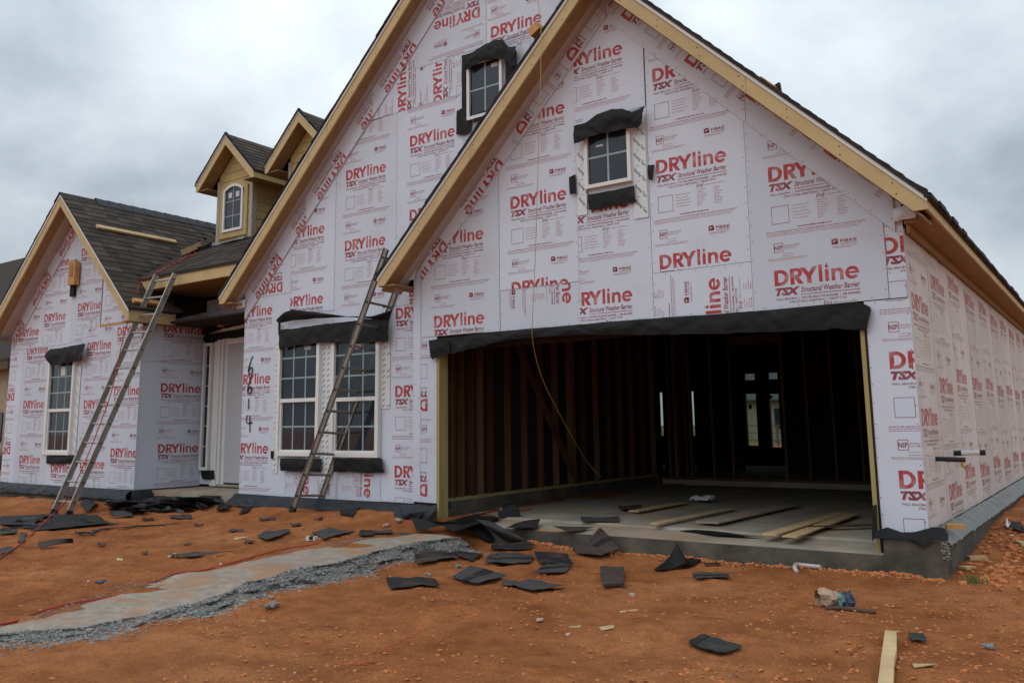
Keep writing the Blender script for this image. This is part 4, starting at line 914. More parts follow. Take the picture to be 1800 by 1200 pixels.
# ---- garage jambs, studs, interior ------------------------------------
mb = MB(); mb.box((-6.725, 7.985, .172), (-6.688, 8.15, 2.15), "treated_lumber"); hp("garage_jamb", mb, label="left jamb board of the garage opening")
mb = MB(); mb.box((-1.832, 7.985, .172), (-1.795, 8.15, 2.15), "treated_lumber"); mb.box((-1.795, 7.99, .17), (-1.775, 8.12, 2.15), "sheathing_core"); hp("garage_jamb", mb, label="right jamb board of the garage opening")
mb = MB(); mb.box((-6.7, 8.13, 2.20), (-1.8, 8.16, 2.45), "sheathing_core"); hp("garage_header", mb)
SR = random.Random(2)
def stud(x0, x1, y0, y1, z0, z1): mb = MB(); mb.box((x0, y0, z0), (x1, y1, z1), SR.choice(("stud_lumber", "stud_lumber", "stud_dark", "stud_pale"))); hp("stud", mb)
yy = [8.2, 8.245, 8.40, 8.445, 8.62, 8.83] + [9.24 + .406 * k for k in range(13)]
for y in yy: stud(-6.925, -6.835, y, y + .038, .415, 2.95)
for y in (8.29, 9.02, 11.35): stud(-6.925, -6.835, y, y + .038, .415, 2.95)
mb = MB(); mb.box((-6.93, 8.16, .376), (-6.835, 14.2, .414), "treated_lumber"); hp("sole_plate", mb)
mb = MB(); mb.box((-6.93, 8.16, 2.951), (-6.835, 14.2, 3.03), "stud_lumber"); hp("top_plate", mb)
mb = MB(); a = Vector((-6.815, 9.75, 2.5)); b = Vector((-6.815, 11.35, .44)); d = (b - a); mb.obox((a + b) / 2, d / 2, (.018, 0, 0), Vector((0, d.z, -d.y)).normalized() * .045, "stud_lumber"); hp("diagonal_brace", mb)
x = -6.62
while x < -1.6:
    if not (-5.42 < x < -4.55): stud(x, x + .038, 14.2, 14.29, .36, 3.0)
    x += .406
for x in (-5.46, -4.56, -6.50, -6.455, -6.3): stud(x, x + .04, 14.19, 14.295, .36, 3.0)
mb = MB(); mb.box((-6.8, 14.2, .33), (-1.6, 14.3, .365), "stud_lumber"); hp("sole_plate", mb)
mb = MB(); mb.box((-5.42, 14.2, 2.6), (-4.56, 14.3, 2.75), "stud_lumber"); hp("door_header", mb)
def part_y(Y, spans, z0=.32, z1=3.05):
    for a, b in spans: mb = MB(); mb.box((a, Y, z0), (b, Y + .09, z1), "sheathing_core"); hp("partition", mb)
# inner partition leaves narrow slots through which daylight shows
xs17 = lambda px: onY(px, 720, 17.0).x
g_ = [(995, 1003), (1158, 1165), (1214, 1220), (1302, 1380)]
edges = [-17.5] + [v for a, b in g_ for v in (xs17(a), xs17(b))] + [-1.5]
part_y(17.0, [(edges[i], edges[i + 1]) for i in range(0, len(edges), 2)])
# rear wall with its windows
ops = [(-12.3, -11.5, 1.0, 2.1), (-9.5, -9.0, 1.0, 2.05), (-8.6, -8.2, 1.0, 2.05), (-7.12, -6.86, .77, 1.95), (-6.56, -6.33, .73, 1.93)]
mb = MB(); xs_ = sorted({-17.6, -1.42} | {v for o in ops for v in o[:2]})
for a, b in zip(xs_, xs_[1:]):
    o = [q for q in ops if q[0] <= a and q[1] >= b]
    if not o: mb.box((a, 19.5, .3), (b, 19.62, 3.05), "sheathing_core")
    else:
        q = o[0]; mb.box((a, 19.5, .3), (b, 19.62, q[2]), "sheathing_core")
        if q[2] < .9: mb.box((a, 19.5, q[3]), (b, 19.62, 2.26), "sheathing_core"); mb.box((a, 19.5, 2.41), (b, 19.62, 3.05), "sheathing_core")
        else: mb.box((a, 19.5, q[3]), (b, 19.62, 3.05), "sheathing_core")
hp("rear_wall", mb)
for q in ops:
    mb = MB(); mb.box((q[0], 19.55, q[2]), (q[1], 19.556, 2.41 if q[2] < .9 else q[3]), "pane_clear"); hp("rear_pane", mb)
mb = MB(); mb.box((-6.56, 19.54, 1.83), (-6.49, 19.546, 1.9), "felt_black"); mb.box((-7.05, 19.54, 1.6), (-6.98, 19.546, 1.7), "felt_black"); hp("sticker", mb)
# pipes through the right wall
mb = MB(); mb.tube([(-1.42, 8.573, .942), (-1.165, 8.573, .936)], .022, "plastic_black", 10); po = hp("hose_bib_pipe", mb, smooth=False, label="black insulated pipe with brass tap")
mb = MB(); mb.tube([(-1.195, 8.573, .92), (-1.195, 8.56, .885)], .012, "brass", 8); mb.tube([(-1.195, 8.56, .89), (-1.165, 8.55, .872)], .014, "brass", 8); sub("tap", mb, po)
mb = MB(); mb.tube([(-1.42, 9.605, .958), (-1.335, 9.605, .96)], .027, "plastic_black", 10); mb.tube([(-1.335, 9.605, .96), (-1.172, 9.605, .965)], .025, "pvc_white", 10); mb.tube([(-1.172, 9.605, .965), (-1.125, 9.605, .967)], .027, "plastic_black", 10); hp("drain_pipe", mb, label="white pipe with black ends")

# ---- dormers -----------------------------------------------------------
def dormer(x0, first):
    Yf, zb, hw = 9.71, 4.60, .515; zw = 5.86
    mb = MB(); mb.prism([(x0 - hw + .02, Yf + .02, zb), (x0 + hw - .02, Yf + .02, zb), (x0 + hw - .02, Yf + .02, 6.49 - (hw - .02) * .982), (x0, Yf + .02, 6.49), (x0 - hw + .02, Yf + .02, 6.49 - (hw - .02) * .982)], (0, 2.6, 0), "siding_tan")
    d = hp("dormer", mb, label="left dormer with an arched window" if first else "right dormer half hidden by the tall gable")
    S = lambda n, b: sub(n, b, d)
    z = zb + .0
    k = 0
    while z < 6.30:   # lap siding, front
        z1 = z + .165; w = hw - .07 if z < zw - .1 else max(.03, (6.485 - z1) / .982)
        b = MB()
        b.add([(x0 - w, Yf + .002, z), (x0 + w, Yf + .002, z), (x0 + w, Yf + .014, z1), (x0 - w, Yf + .014, z1), (x0 - w, Yf + .03, z), (x0 + w, Yf + .03, z)], [(0, 1, 2, 3), (0, 4, 5, 1)], "siding_tan"); S("siding_board", b)
        if z < zw - .1:
            b = MB(); xr = x0 + hw
            b.add([(xr - .002, Yf + .1, z), (xr - .002, Yf + 2.3, z), (xr - .014, Yf + 2.3, z1), (xr - .014, Yf + .1, z1), (xr - .03, Yf + .1, z), (xr - .03, Yf + 2.3, z)], [(0, 1, 2, 3), (0, 4, 5, 1)], "siding_tan"); S("siding_board", b)
        z += .16
    for s in (-1, 1):
        b = MB(); b.box((x0 + s * hw, Yf - .008, zb), (x0 + s * (hw - .08), Yf + .02, zw + .05), "corner_grey"); S("corner_board", b)
    b = MB(); b.box((x0 + hw + .008, Yf - .006, zb), (x0 + hw - .02, Yf + .1, zw), "corner_grey"); S("corner_board", b)
    # window surround
    b = MB()
    for q in (((-.40, 4.882), (-.30, 5.598)), ((.30, 4.882), (.40, 5.598)), ((-.40, 4.78), (.40, 4.88))): b.box((x0 + q[0][0], Yf - .025, q[0][1]), (x0 + q[1][0], Yf + .004, q[1][1]), "siding_tan")
    n = 10
    f1 = lambda t: 5.86 - .14 * (t / .4) ** 2; f0 = lambda t: 5.775 - .11 * (t / .3) ** 2
    ts = [-.40 + .8 * i / n for i in range(n + 1)]
    for a, c in zip(ts, ts[1:]): b.prism([(x0 + a, Yf - .025, max(5.60, f0(a)) if abs(a) < .3 else 5.60), (x0 + c, Yf - .025, max(5.60, f0(c)) if abs(c) < .3 else 5.60), (x0 + c, Yf - .025, f1(c)), (x0 + a, Yf - .025, f1(a))], (0, .028, 0), "siding_tan")
    S("window_surround", b)
    fr = frame('Y', Yf - .01)
    T = lambda p: fr @ Vector(p)
    b = MB(); fw = .05; u0, u1, v0, v1, ar = x0 - .29, x0 + .29, 4.89, 5.785, .11
    f_ = lambda x, o: v1 - ar * ((x - x0) / .29) ** 2 - o
    b.box((u0, Yf - .045, v0), (u0 + fw, Yf, f_(u0, 0)), "window_white"); b.box((u1 - fw, Yf - .045, v0), (u1, Yf, f_(u1, 0)), "window_white"); b.box((u0 + fw, Yf - .046, v0), (u1 - fw, Yf, v0 + fw), "window_white")
    xs_ = [u0 + fw * 0 + .58 * i / 12 for i in range(13)]
    for a, c in zip(xs_, xs_[1:]): b.prism([(a, Yf - .047, f_(a, fw)), (c, Yf - .047, f_(c, fw)), (c, Yf - .047, f_(c, 0)), (a, Yf - .047, f_(a, 0))], (0, .047, 0), "window_white")
    S("window_frame", b)
    b = MB(); xs2 = [u1 - .03 - .52 * i / 10 for i in range(11)]; b.prism([(u0 + .03, Yf - .018, v0 + .03), (u1 - .03, Yf - .018, v0 + .03)] + [(x, Yf - .018, f_(x, .02)) for x in xs2], (0, .006, 0), "pane_dark"); S("pane", b)
    b = MB(); b.box((x0 - .009, Yf - .026, v0 + .03), (x0 + .009, Yf - .019, v1 - .04), "muntin_pale")
    for zz in (5.18, 5.46): b.box((u0 + .04, Yf - .027, zz - .009), (u1 - .04, Yf - .0195, zz + .009), "muntin_pale")
    S("muntin", b)
    b = MB()
    for sx in (-.15, .06): b.box((x0 + sx, Yf - .022, 5.53), (x0 + sx + .10, Yf - .0185, 5.63), "paper_white")
    S("sticker", b)
    # roof
    zr, ze, he, y0 = 6.70, 5.87, .845, 9.46
    for s in (-1, 1):
        zz = lambda x, o=0: zr - (zr - ze) / he * abs(x) - o
        b = MB(); b.prism([(x0, y0 - .02, zr), (x0 + s * (he + .015), y0 - .02, zz(he + .015)), (x0 + s * (he + .015), y0 + 2.9, zz(he + .015)), (x0, y0 + 2.9, zr)], (0, 0, -.03), "shingle_b"); S("roof", b)
        b = MB(); b.prism([(x0, y0, zz(0, .05)), (x0 + s * he, y0, zz(he, .05)), (x0 + s * he, y0, zz(he, .155)), (x0 + s * (he - .06), y0, zz(he - .06, .215)), (x0, y0, zz(0, .215))], (0, .025, 0), "board_tan"); S("fascia", b)
        b = MB(); b.prism([(x0, y0 - .012, zz(0, .004)), (x0 + s * he, y0 - .012, zz(he, .004)), (x0 + s * he, y0 - .012, zz(he, .05)), (x0, y0 - .012, zz(0, .05))], (0, .014, 0), "drip_white"); S("drip_edge", b)
        b = MB(); rr = random.Random(5 + s); t = 0
        while t < he:
            a, c = t, min(t + .11, he); h = rr.uniform(.02, .034); b.prism([(x0 + s * a, y0 - .02, zz(a, .003)), (x0 + s * c, y0 - .02, zz(c, .003)), (x0 + s * c, y0 - .02, zz(c) + h), (x0 + s * a, y0 - .02, zz(a) + h)], (0, .05, 0), "shingle_back"); t += .11
        o = S("shingle_edge", b); o["kind"] = "stuff"
        b = MB(); b.prism([(x0 + s * .02, y0 + .027, zz(.02, .205)), (x0 + s * (he - .05), y0 + .027, zz(he - .05, .205)), (x0 + s * (he - .05), y0 + .027, zz(he - .05, .19)), (x0 + s * .02, y0 + .027, zz(.02, .19))], (0, Yf - y0 - .02, 0), "soffit_brown"); S("soffit", b)
        b = MB(); b.box((x0 + s * (hw + .0), y0 + .03, 5.725), (x0 + s * (he - .02), y0 + 2.6, 5.74), "soffit_brown"); S("soffit", b)
        b = MB(); b.box((x0 + s * (he - .024), y0 + .026, 5.72), (x0 + s * he, y0 + 2.6, 5.82), "board_tan"); S("fascia", b)
    b = MB(); rr = random.Random(6)
    fr = slope_frame((x0 + he + .015, y0 - .02, ze - .015), (0, 1, 0), (-he, 0, zr - ze))
    for r in range(9):
        u = -rr.uniform(0, .2)
        while u < 2.6:
            w = rr.choice((.16, .22, .3)); a = max(u, 0); h = .012
            vs = [fr @ Vector(p) for p in ((a, r * .13, 0), (u + w, r * .13, 0), (u + w, r * .13 + .15, 0), (a, r * .13 + .15, 0), (a, r * .13, h), (u + w, r * .13, h), (u + w, r * .13 + .15, .002), (a, r * .13 + .15, .002))]
            b.add(vs, [(4, 5, 6, 7), (0, 1, 5, 4), (1, 2, 6, 5), (3, 0, 4, 7)], "shingle_" + rr.choice("abcd")); u += w + .003
    o = S("shingles", b); o["kind"] = "stuff"
dormer(-13.07, True); dormer(-11.07, False)
# step flashing strips in front of the dormer and the block there
drape("flashing", [(-13.6, 9.66, 4.70), (-12.5, 9.66, 4.70)], [(-13.62, 9.52, 4.625), (-12.5, 9.5, 4.625)], "felt_grey", 14, 3, .03, (0, 0, -.005), (0, -.5, 1), seed=41)

# ---------------------------------------------------------------- things on the house
def beam(name, a, b, w, h, m, label, cat="plank", group=None, up=(0, 0, 1), twist=0.0):
    a, b = Vector(a), Vector(b); d = b - a; up = Vector(up); s = d.cross(up).normalized(); u = s.cross(d).normalized()
    if twist: q = Matrix.Rotation(twist, 3, d.normalized()); s = q @ s; u = q @ u
    mb = MB(); mb.obox((a + b) / 2, d / 2, s * w / 2, u * h / 2, m); return solo(name, mb, label, cat, group)
nb = Vector((BS, 0, 1)).normalized()
a = Vector((-14.55, 7.92, bz(-14.55))) + nb * .04; b = Vector((-14.53, 9.48, bz(-14.53))) + nb * .04
beam("plank", a, b, .09, .04, "lumber_flat", "long pale plank lying along the left bay roof shingles", up=nb)
a = Vector((-12.98, 7.74, bz(-12.98))) + nb * .045; b = Vector((-12.98, 8.20, bz(-12.98))) + nb * .045
beam("lumber_block", a, b, .09, .05, "block_orange", "short orange lumber block at the left bay eave behind the ladder top", "wood block", up=nb)
c = Vector((-13.75, 9.3, fz(9.3) + .10)); mb = MB(); mb.obox(c, (.15, 0, .02), (0, .10, .056), (0, -.02, .045), "lumber_flat"); solo("lumber_block", mb, "pale lumber block on the valley beside the left dormer foot", "wood block")
c = Vector((-13.60, 9.42, fz(9.42) + .05)); mb = MB(); mb.obox(c + Vector((.02, .04, .0)), (.13, 0, .0), (0, .10, .056), (0, -.03, .05), "shingle_back"); solo("shingle_bundle", mb, "dark bundle tucked under the pale block by the dormer", "roofing bundle")
c = onY(945, 56, 7.72); mb = MB(); mb.obox(c, (.06, 0, .035), (0, .09, 0), (-.025, 0, .045), "block_orange"); solo("lumber_block", mb, "orange lumber block on the garage rake where the yellow cord hangs", "wood block")
c = onY(1352, 150, 7.75); mb = MB(); mb.obox(c, (.07, 0, -.07), (0, .06, 0), (.015, 0, .015), "block_orange"); solo("lumber_block", mb, "flat wood scrap lying on the right garage roof edge", "wood block")
c = onY(1366, 153, 7.75); mb = MB(); mb.prism([c + Vector((-.035, 0, .02)), c + Vector((.03, 0, -.05)), c + Vector((.02, 0, .045))], (0, .05, 0), "shingle_back"); solo("shingle_scrap", mb, "small dark wedge sticking up on the right garage roof edge", "shingle scrap")
c = onY(1140, 8, 7.75); mb = MB(); mb.obox(c, (.08, 0, -.08), (0, .06, 0), (.012, 0, .012), "block_orange"); solo("lumber_block", mb, "thin wood scrap high on the garage roof edge near its peak", "wood block")

# ladders
def ladder(name, foot_a, foot_b, top_a, top_b, nr, m, label, w=.075, t=.03, inner=None, r0=.25):
    root = thing(name, label, "ladder", (Vector(foot_a) + Vector(foot_b)) / 2)
    fa, fb_, ta, tb = map(Vector, (foot_a, foot_b, top_a, top_b)); side = (fb_ - fa).normalized()
    for f, q in ((fa, ta), (fb_, tb)):
        d = (q - f); n = d.cross(side).normalized(); mb = MB(); s_ = side * t / 2
        sg = 1 if f is fa else -1
        mb.obox((f + q) / 2, d / 2, side * .003, n * w / 2, m)      # web and two flanges: an I-section rail
        for k in (-1, 1): mb.obox((f + q) / 2 + n * k * (w / 2 + .003) + side * sg * .0, d / 2, s_, n * .003, m)
        link("rail", mb.mesh("rail"), root)
        mb = MB(); mb.obox(f + d.normalized() * .03, d.normalized() * .045, side * (t / 2 + .006), n * (w / 2 + .01), "plastic_black"); link("foot", mb.mesh("foot"), root)
    d = ta - fa; Lg = d.length; k = r0; i = 0
    while k < Lg - .1:
        p = fa + (ta - fa) * (k / Lg); q = fb_ + (tb - fb_) * (k / (tb - fb_).length)
        if k < (tb - fb_).length - .05:
            mb = MB(); e_ = (q - p).normalized() * .02; mb.tube([p - e_, q + e_], .0165, m, 8); ro = link("rung", mb.mesh("rung"), root)
            mb = MB(); mb.tube([p - e_ * 1.3, p - e_ * .9], .014, "plastic_black", 8); mb.tube([q + e_ * .9, q + e_ * 1.3], .014, "plastic_black", 8); link("rung_end", mb.mesh("rung_end"), ro)
        k += .305; i += 1
    return root
def gz_(p, o=0): return Vector((p[0], p[1], tz(p[0], p[1]) + o))
fa = onG(93, 903); fb2 = onG(120, 906)
ladder("extension_ladder", gz_((fa.x, fa.y), .0), gz_((fa.x + .43, fa.y), .0), onY(275, 484, 8.06), onY(308, 481, 8.06), 13, "alu", "aluminium ladder leaning on the entry eave of the left bay", r0=.2)
fa = Vector((-9.083, 7.828, 0)); fb2 = Vector((-9.2, 8.245, 0))
ladder("extension_ladder", gz_(fa, .0), (fa.x + .02, 8.235, .17), (-7.43, 7.828, 3.52), (-7.44, 8.235, 3.45), 12, "alu_brown", "weathered ladder leaning across the tall windows onto the garage eave", r0=.24)

# hoses and cords
def smooth_path(pts, n=8):
    pts = [Vector(p) for p in pts]; o = []
    for i in range(len(pts) - 1):
        p0, p1, p2, p3 = pts[max(i - 1, 0)], pts[i], pts[i + 1], pts[min(i + 2, len(pts) - 1)]
        for k in range(n):
            t = k / n; o.append(.5 * ((2 * p1) + (p2 - p0) * t + (2 * p0 - 5 * p1 + 4 * p2 - p3) * t * t + (3 * p1 - p0 - 3 * p2 + p3) * t ** 3))
    return o + [pts[-1]]
G = lambda x, y, o=.012: onG(x, y) + Vector((0, 0, o))
rf = lambda x, y: Vector(CAM) + Vector(ray(x, y)) * float((np.array([0, -.562, 1]) @ (np.array([0, 8.12, 3.82 + .03]) - CAM)) / (np.array([0, -.562, 1]) @ ray(x, y)))
path = [rf(376, 396), rf(362, 415), rf(350, 430), rf(342, 440), rf(318, 457), rf(290, 472), rf(262, 487), onY(248, 493, 8.05), onY(238, 525, 7.9), onY(226, 560, 7.75), onY(213, 610, 7.6), onY(198, 680, 7.4), onY(178, 740, 7.2), onY(150, 810, 6.95), onY(120, 875, 6.7), G(97, 905, .03), G(75, 925), G(50, 945), G(25, 965), G(0, 982), G(-25, 1000)]
mb = MB(); mb.tube(smooth_path(path), .0085, "hose_red", 6); solo("air_hose", mb, "red air hose running down from the roof valley past the left ladder", "air hose", "red air hoses")
path = [rf(350, 432), rf(335, 440), rf(345, 446), rf(328, 452), rf(300, 463), rf(275, 480)]
mb = MB(); mb.tube(smooth_path(path), .008, "hose_red", 6); solo("air_hose", mb, "looped spare length of red hose lying in the roof valley", "air hose", "red air hoses")
path = [G(-20, 1105), G(0, 1100), G(25, 1095), G(75, 1076), G(130, 1062), G(200, 1050), G(262, 1028), G(310, 1010), G(362, 1003), G(430, 985), G(500, 966), G(540, 960), G(560, 958)]
mb = MB(); mb.tube(smooth_path(path), .0065, "hose_red", 6); solo("air_hose", mb, "red hose lying on the soil behind the broken concrete strip", "air hose", "red air hoses")
fl = lambda x, y, z=.235: onZ(x, y, z)
path = [fl(778, 914, .19), fl(800, 910, .2), fl(840, 903, .22), fl(876, 896, .23), fl(912, 890, .235), fl(950, 884, .24), fl(985, 876, .24), fl(1010, 870, .24), fl(1040, 868, .24)]
mb = MB(); mb.tube(smooth_path(path), .0085, "hose_red", 6); solo("air_hose", mb, "red hose crossing the garage floor behind the black tool", "air hose", "red air hoses")
path = [onY(941, -40, 7.6), onY(947, 10, 7.57), onY(951, 60, 7.56), onY(950, 150, 7.56), onY(945, 320, 7.6), onY(941, 450, 7.68), onY(936, 560, 7.82), onY(936, 595, 7.9), onY(945, 640, 8.2), onY(962, 685, 8.5), onY(985, 730, 8.9), onY(1010, 775, 9.4), onY(1035, 815, 10), onY(1062, 842, 10.6), fl(1085, 852, .25), fl(1105, 856, .25)]
mb = MB(); mb.tube(smooth_path(path, 6), .0037, "cord_yellow", 6); solo("yellow_cable", mb, "yellow cord hanging from the garage roof rake into the garage", "cord")

# ---------------------------------------------------------------- things in the garage
for (p, w, m, lab) in [((1114, 898, 1200, 883), .14, "lumber_flat", "pale board farthest left on the garage floor"), ((1150, 920, 1287, 893), .10, "lumber_flat", "narrow board on the garage floor with a cut end facing out"),
                       ((1243, 918, 1388, 887), .26, "concrete", "wide grey board lying in the middle of the garage floor"), ((1352, 939, 1480, 901), .14, "lumber_flat", "yellowish board left of a pair near the right garage jamb"), ((1388, 943, 1500, 903), .14, "lumber_flat", "yellowish board right of a pair near the right garage jamb"),
                       ((1418, 926, 1535, 922), .09, "stick_brown", "thin dark strip lying across the boards by the right jamb")]:
    a, b = fl(p[0], p[1], .25), fl(p[2], p[3], .25); beam("board", a, b, w, .013, m, lab, "board")
mb = MB(); c = fl(1236, 881, .24); P = [[c + Vector((.28 * (i / 6 - .5) + random.uniform(-.02, .02), .22 * (j / 5 - .5), .03 + .06 * random.random())) for j in range(6)] for i in range(7)]; mb.grid(P, "paper_white", (0, 0, -.02)); solo("crumpled_wrapper", mb, "crumpled white wrapper at the back of the garage boards", "wrapper")
root = thing("job_box_tool", "black power tool standing on the garage floor near the left jamb", "power tool", fl(895, 907, .21)); c = fl(895, 907, .21)
fwv = Vector((.8, .6, 0)).normalized(); sdv = Vector((-.6, .8, 0)).normalized(); Z_ = Vector((0, 0, 1))
mb = MB(); mb.obox(c + Z_ * .035, fwv * .13, sdv * .09, Z_ * .035, "plastic_black"); link("base", mb.mesh("base"), root)
mb = MB(); mb.obox(c + Z_ * .092 + fwv * .015, fwv * .085, sdv * .07, Z_ * .022, "plastic_black"); mb.obox(c + Z_ * .125 + fwv * .03, fwv * .05, sdv * .05, Z_ * .012, "plastic_black"); link("housing", mb.mesh("housing"), root)
mb = MB(); mb.tube(smooth_path([c + fwv * .09 + Z_ * .11, c + fwv * .05 + Z_ * .165, c - fwv * .05 + Z_ * .165, c - fwv * .1 + Z_ * .09]), .011, "plastic_black", 7); link("handle", mb.mesh("handle"), root)
mb = MB(); mb.obox(c + Z_ * .088 - fwv * .1, fwv * .02, sdv * .03, Z_ * .018, "felt_grey"); link("knob", mb.mesh("knob"), root)

# ---------------------------------------------------------------- concrete strip
def build_spill():
    rr = np.random.RandomState(8); ysv = np.linspace(1.6, 7.28, 120); mb = MB(); P = []
    bx0 = np.interp(ysv, [1.5, 2.8, 3.4, 4.3, 5.9, 6.9, 7.3], [-6.2, -5.98, -6.2, -6.42, -6.52, -6.42, -6.3])
    for i, y in enumerate(ysv):
        xf = float(ridge_x(y)) + .12 * float(fbm(np.array([y]), np.array([2.0]), 2.2, 3)[0]); xb = float(bx0[i]) + .22 * float(fbm(np.array([y]), np.array([9.0]), 1.6, 4)[0]); zt = float(ridge_z(y)) + .015 + .03 * float(fbm(np.array([y]), np.array([6.0]), 1.8, 3)[0])
        end = 1 - float(ss(y, 7.1, 7.28)) * .5
        row = []
        for t in np.linspace(0, 1, 10):
            x = xb + (xf - xb) * t; z = zt + .016 * float(fbm(np.array([x]), np.array([y]), 3, 3)[0]) + .01 * math.sin(math.pi * t)
            if t == 0: z = tz(x, y) - .03
            row.append(Vector((x, y, z * end)))
        bot = tz(xf + .16, y)
        for t in (.08, .25, .45, .65, .85, 1.0):
            n = float(fbm(np.array([y * 1.0]), np.array([t * 1.0]), 5, 4)[0]) * .15
            row.append(Vector((xf + .23 * t + n, y, zt * end + (bot - .02 - zt * end) * t ** .8)))
        P.append(row)
    root = thing("concrete_strip", "long broken strip of concrete with a lumpy grey front edge across the red soil", "concrete strip", (-6.0, 5.0, .05))
    mb.grid([r[:10] for r in P], "spill_top"); link("top_slab", mb.mesh("top_slab", True), root)
    mb = MB(); mb.grid([r[9:] for r in P], "spill_dark"); link("broken_edge", mb.mesh("broken_edge"), root)
    lump = MB(); r_ = random.Random(4)
    for k in range(11000):
        i = r_.randrange(0, 119); f = r_.random(); row = [p.lerp(q, f) for p, q in zip(P[i][9:], P[i + 1][9:])]; t = r_.random() * 6.2
        if t < 6: j = int(t); p = row[j].lerp(row[j + 1], t - j)
        else: p = row[6] + Vector((r_.random() ** 2 * .16, r_.uniform(-.05, .05), 0)); p.z = tz(p.x, p.y)
        s = r_.uniform(.005, .0125) * (1.9 if r_.random() < .06 else 1)
        rock(lump, (p.x + s * .2, p.y, max(p.z, tz(p.x, p.y) - .005) + s * r_.uniform(-.1, .4)), s, r_.choice(("spill_rubble", "spill_rubble", "spill_pale")), r_)
    for k in range(2600):   # crumbs along the back edge and on the top
        y = r_.uniform(1.7, 7.2); i = int((y - 1.6) / 5.68 * 119); row = P[i]; t = r_.random() ** 2.2 * (1 if r_.random() < .8 else 3)
        p = row[0].lerp(row[9], min(max(t * .35 - .06, -.05), 1)); s = r_.uniform(.003, .009)
        rock(lump, (p.x, p.y, max(p.z, tz(p.x, p.y)) + s * .3), s, "spill_rubble", r_)
    o = link("rubble", lump.mesh("rubble"), root); o["kind"] = "stuff"
ICO = [(0, 0, 1), (.89, 0, .45), (.28, .85, .45), (-.72, .53, .45), (-.72, -.53, .45), (.28, -.85, .45), (.72, .53, -.45), (-.28, .85, -.45), (-.89, 0, -.45), (-.28, -.85, -.45), (.72, -.53, -.45), (0, 0, -1)]
ICF = [(0, 1, 2), (0, 2, 3), (0, 3, 4), (0, 4, 5), (0, 5, 1), (1, 6, 2), (2, 7, 3), (3, 8, 4), (4, 9, 5), (5, 10, 1), (6, 7, 2), (7, 8, 3), (8, 9, 4), (9, 10, 5), (10, 6, 1), (11, 7, 6), (11, 8, 7), (11, 9, 8), (11, 10, 9), (11, 6, 10)]
def rock(mb, c, s, m, r_, flat=.75):
    a = r_.uniform(0, 6.28); ca, sa = math.cos(a), math.sin(a); sx, sy, sz = s * r_.uniform(.8, 1.35), s * r_.uniform(.7, 1.1), s * r_.uniform(.5, 1) * flat; vs = []
    for x, y, z in ICO:
        k = r_.uniform(.75, 1.25); x, y, z = x * sx * k, y * sy * k, z * sz * k; vs.append((c[0] + ca * x - sa * y, c[1] + sa * x + ca * y, c[2] + z))
    mb.add(vs, ICF, m)
build_spill()
# loose clods and grit on the soil (nobody could count them)
r_ = random.Random(12); mb = MB()
for k in range(15000):
    px = r_.uniform(-40, 1840); py = 1215 - 330 * r_.random() ** 1.3
    d = ray(px, py)
    t = (0.04 - CAM[2]) / d[2]
    if t < 0 or t > 14: continue
    p = CAM + t * d; x, y = float(p[0]), float(p[1])
    if (-7.2 < x < -1.2 and y > 7.86) or (x <= -7 and y > 7.9) or y > 13 or abs(x - float(ridge_x(y)) + .3) < .42 and y < 7.2: continue
    q = r_.random()
    if float(vnoise(np.array([x * 1.1 + 3]), np.array([y * 1.9]))[0]) < r_.uniform(-.45, .35): continue
    s = .003 + .014 * r_.random() ** 3.5; m_ = "clod" if q < .965 else ("pebble" if q < .996 else "spill_rubble")
    if m_ == "pebble": s *= .7
    rock(mb, (x, y, tz(x, y) + s * .25), s, m_, r_)
o = link("loose_clods", mb.mesh("loose_clods")); o["kind"] = "stuff"
mb = MB()  # rough clods piled against the slab
for k in range(900):
    x = r_.uniform(-5.6, -1.3); y = 7.86 - abs(r_.gauss(0, .10)) - .01; s = r_.uniform(.008, .026)
    rock(mb, (x, y, tz(x, y) + s * .2), s, "clod", r_)
for k in range(700):
    x = r_.uniform(-1.24, .2); y = r_.uniform(7.6, 11.5); s = r_.uniform(.01, .035); x -= max(0, (x + 1.0)) * r_.random()
    rock(mb, (x, y, tz(x, y) + s * .2), s, "clod", r_)
o = link("soil_clods", mb.mesh("soil_clods")); o["kind"] = "stuff"
mb = MB()
for k in range(70):
    p = Vector((-1.272 + r_.gauss(0, .012), 7.868 + abs(r_.gauss(0, .015)), r_.uniform(.17, .31))); rock(mb, p, r_.uniform(.006, .016), r_.choice(("spill_pale", "concrete", "spill_rubble")), r_)
o = link("spalled_grit", mb.mesh("spalled_grit"), house); o["kind"] = "stuff"
# faint orange marking-paint lines sprayed on the soil
mb = MB()
for pts in ([(590, 1170), (630, 1168), (660, 1163)], [(700, 1130), (730, 1115), (745, 1104)], [(655, 1148), (690, 1142), (715, 1137)]):
    for a, b in zip(pts, pts[1:]):
        for k in range(26):
            t = r_.random(); p = onG(a[0] + (b[0] - a[0]) * t + r_.gauss(0, 2), a[1] + (b[1] - a[1]) * t + r_.gauss(0, 1.2)); s = r_.uniform(.003, .007)
            mb.add([p + Vector((-s, -s, .006)), p + Vector((s, -s * .6, .006)), p + Vector((s * .7, s, .006)), p + Vector((-s, s * .8, .006))], [(0, 1, 2, 3)], "paint_orange")
o = link("marking_paint", mb.mesh("marking_paint")); o["kind"] = "stuff"

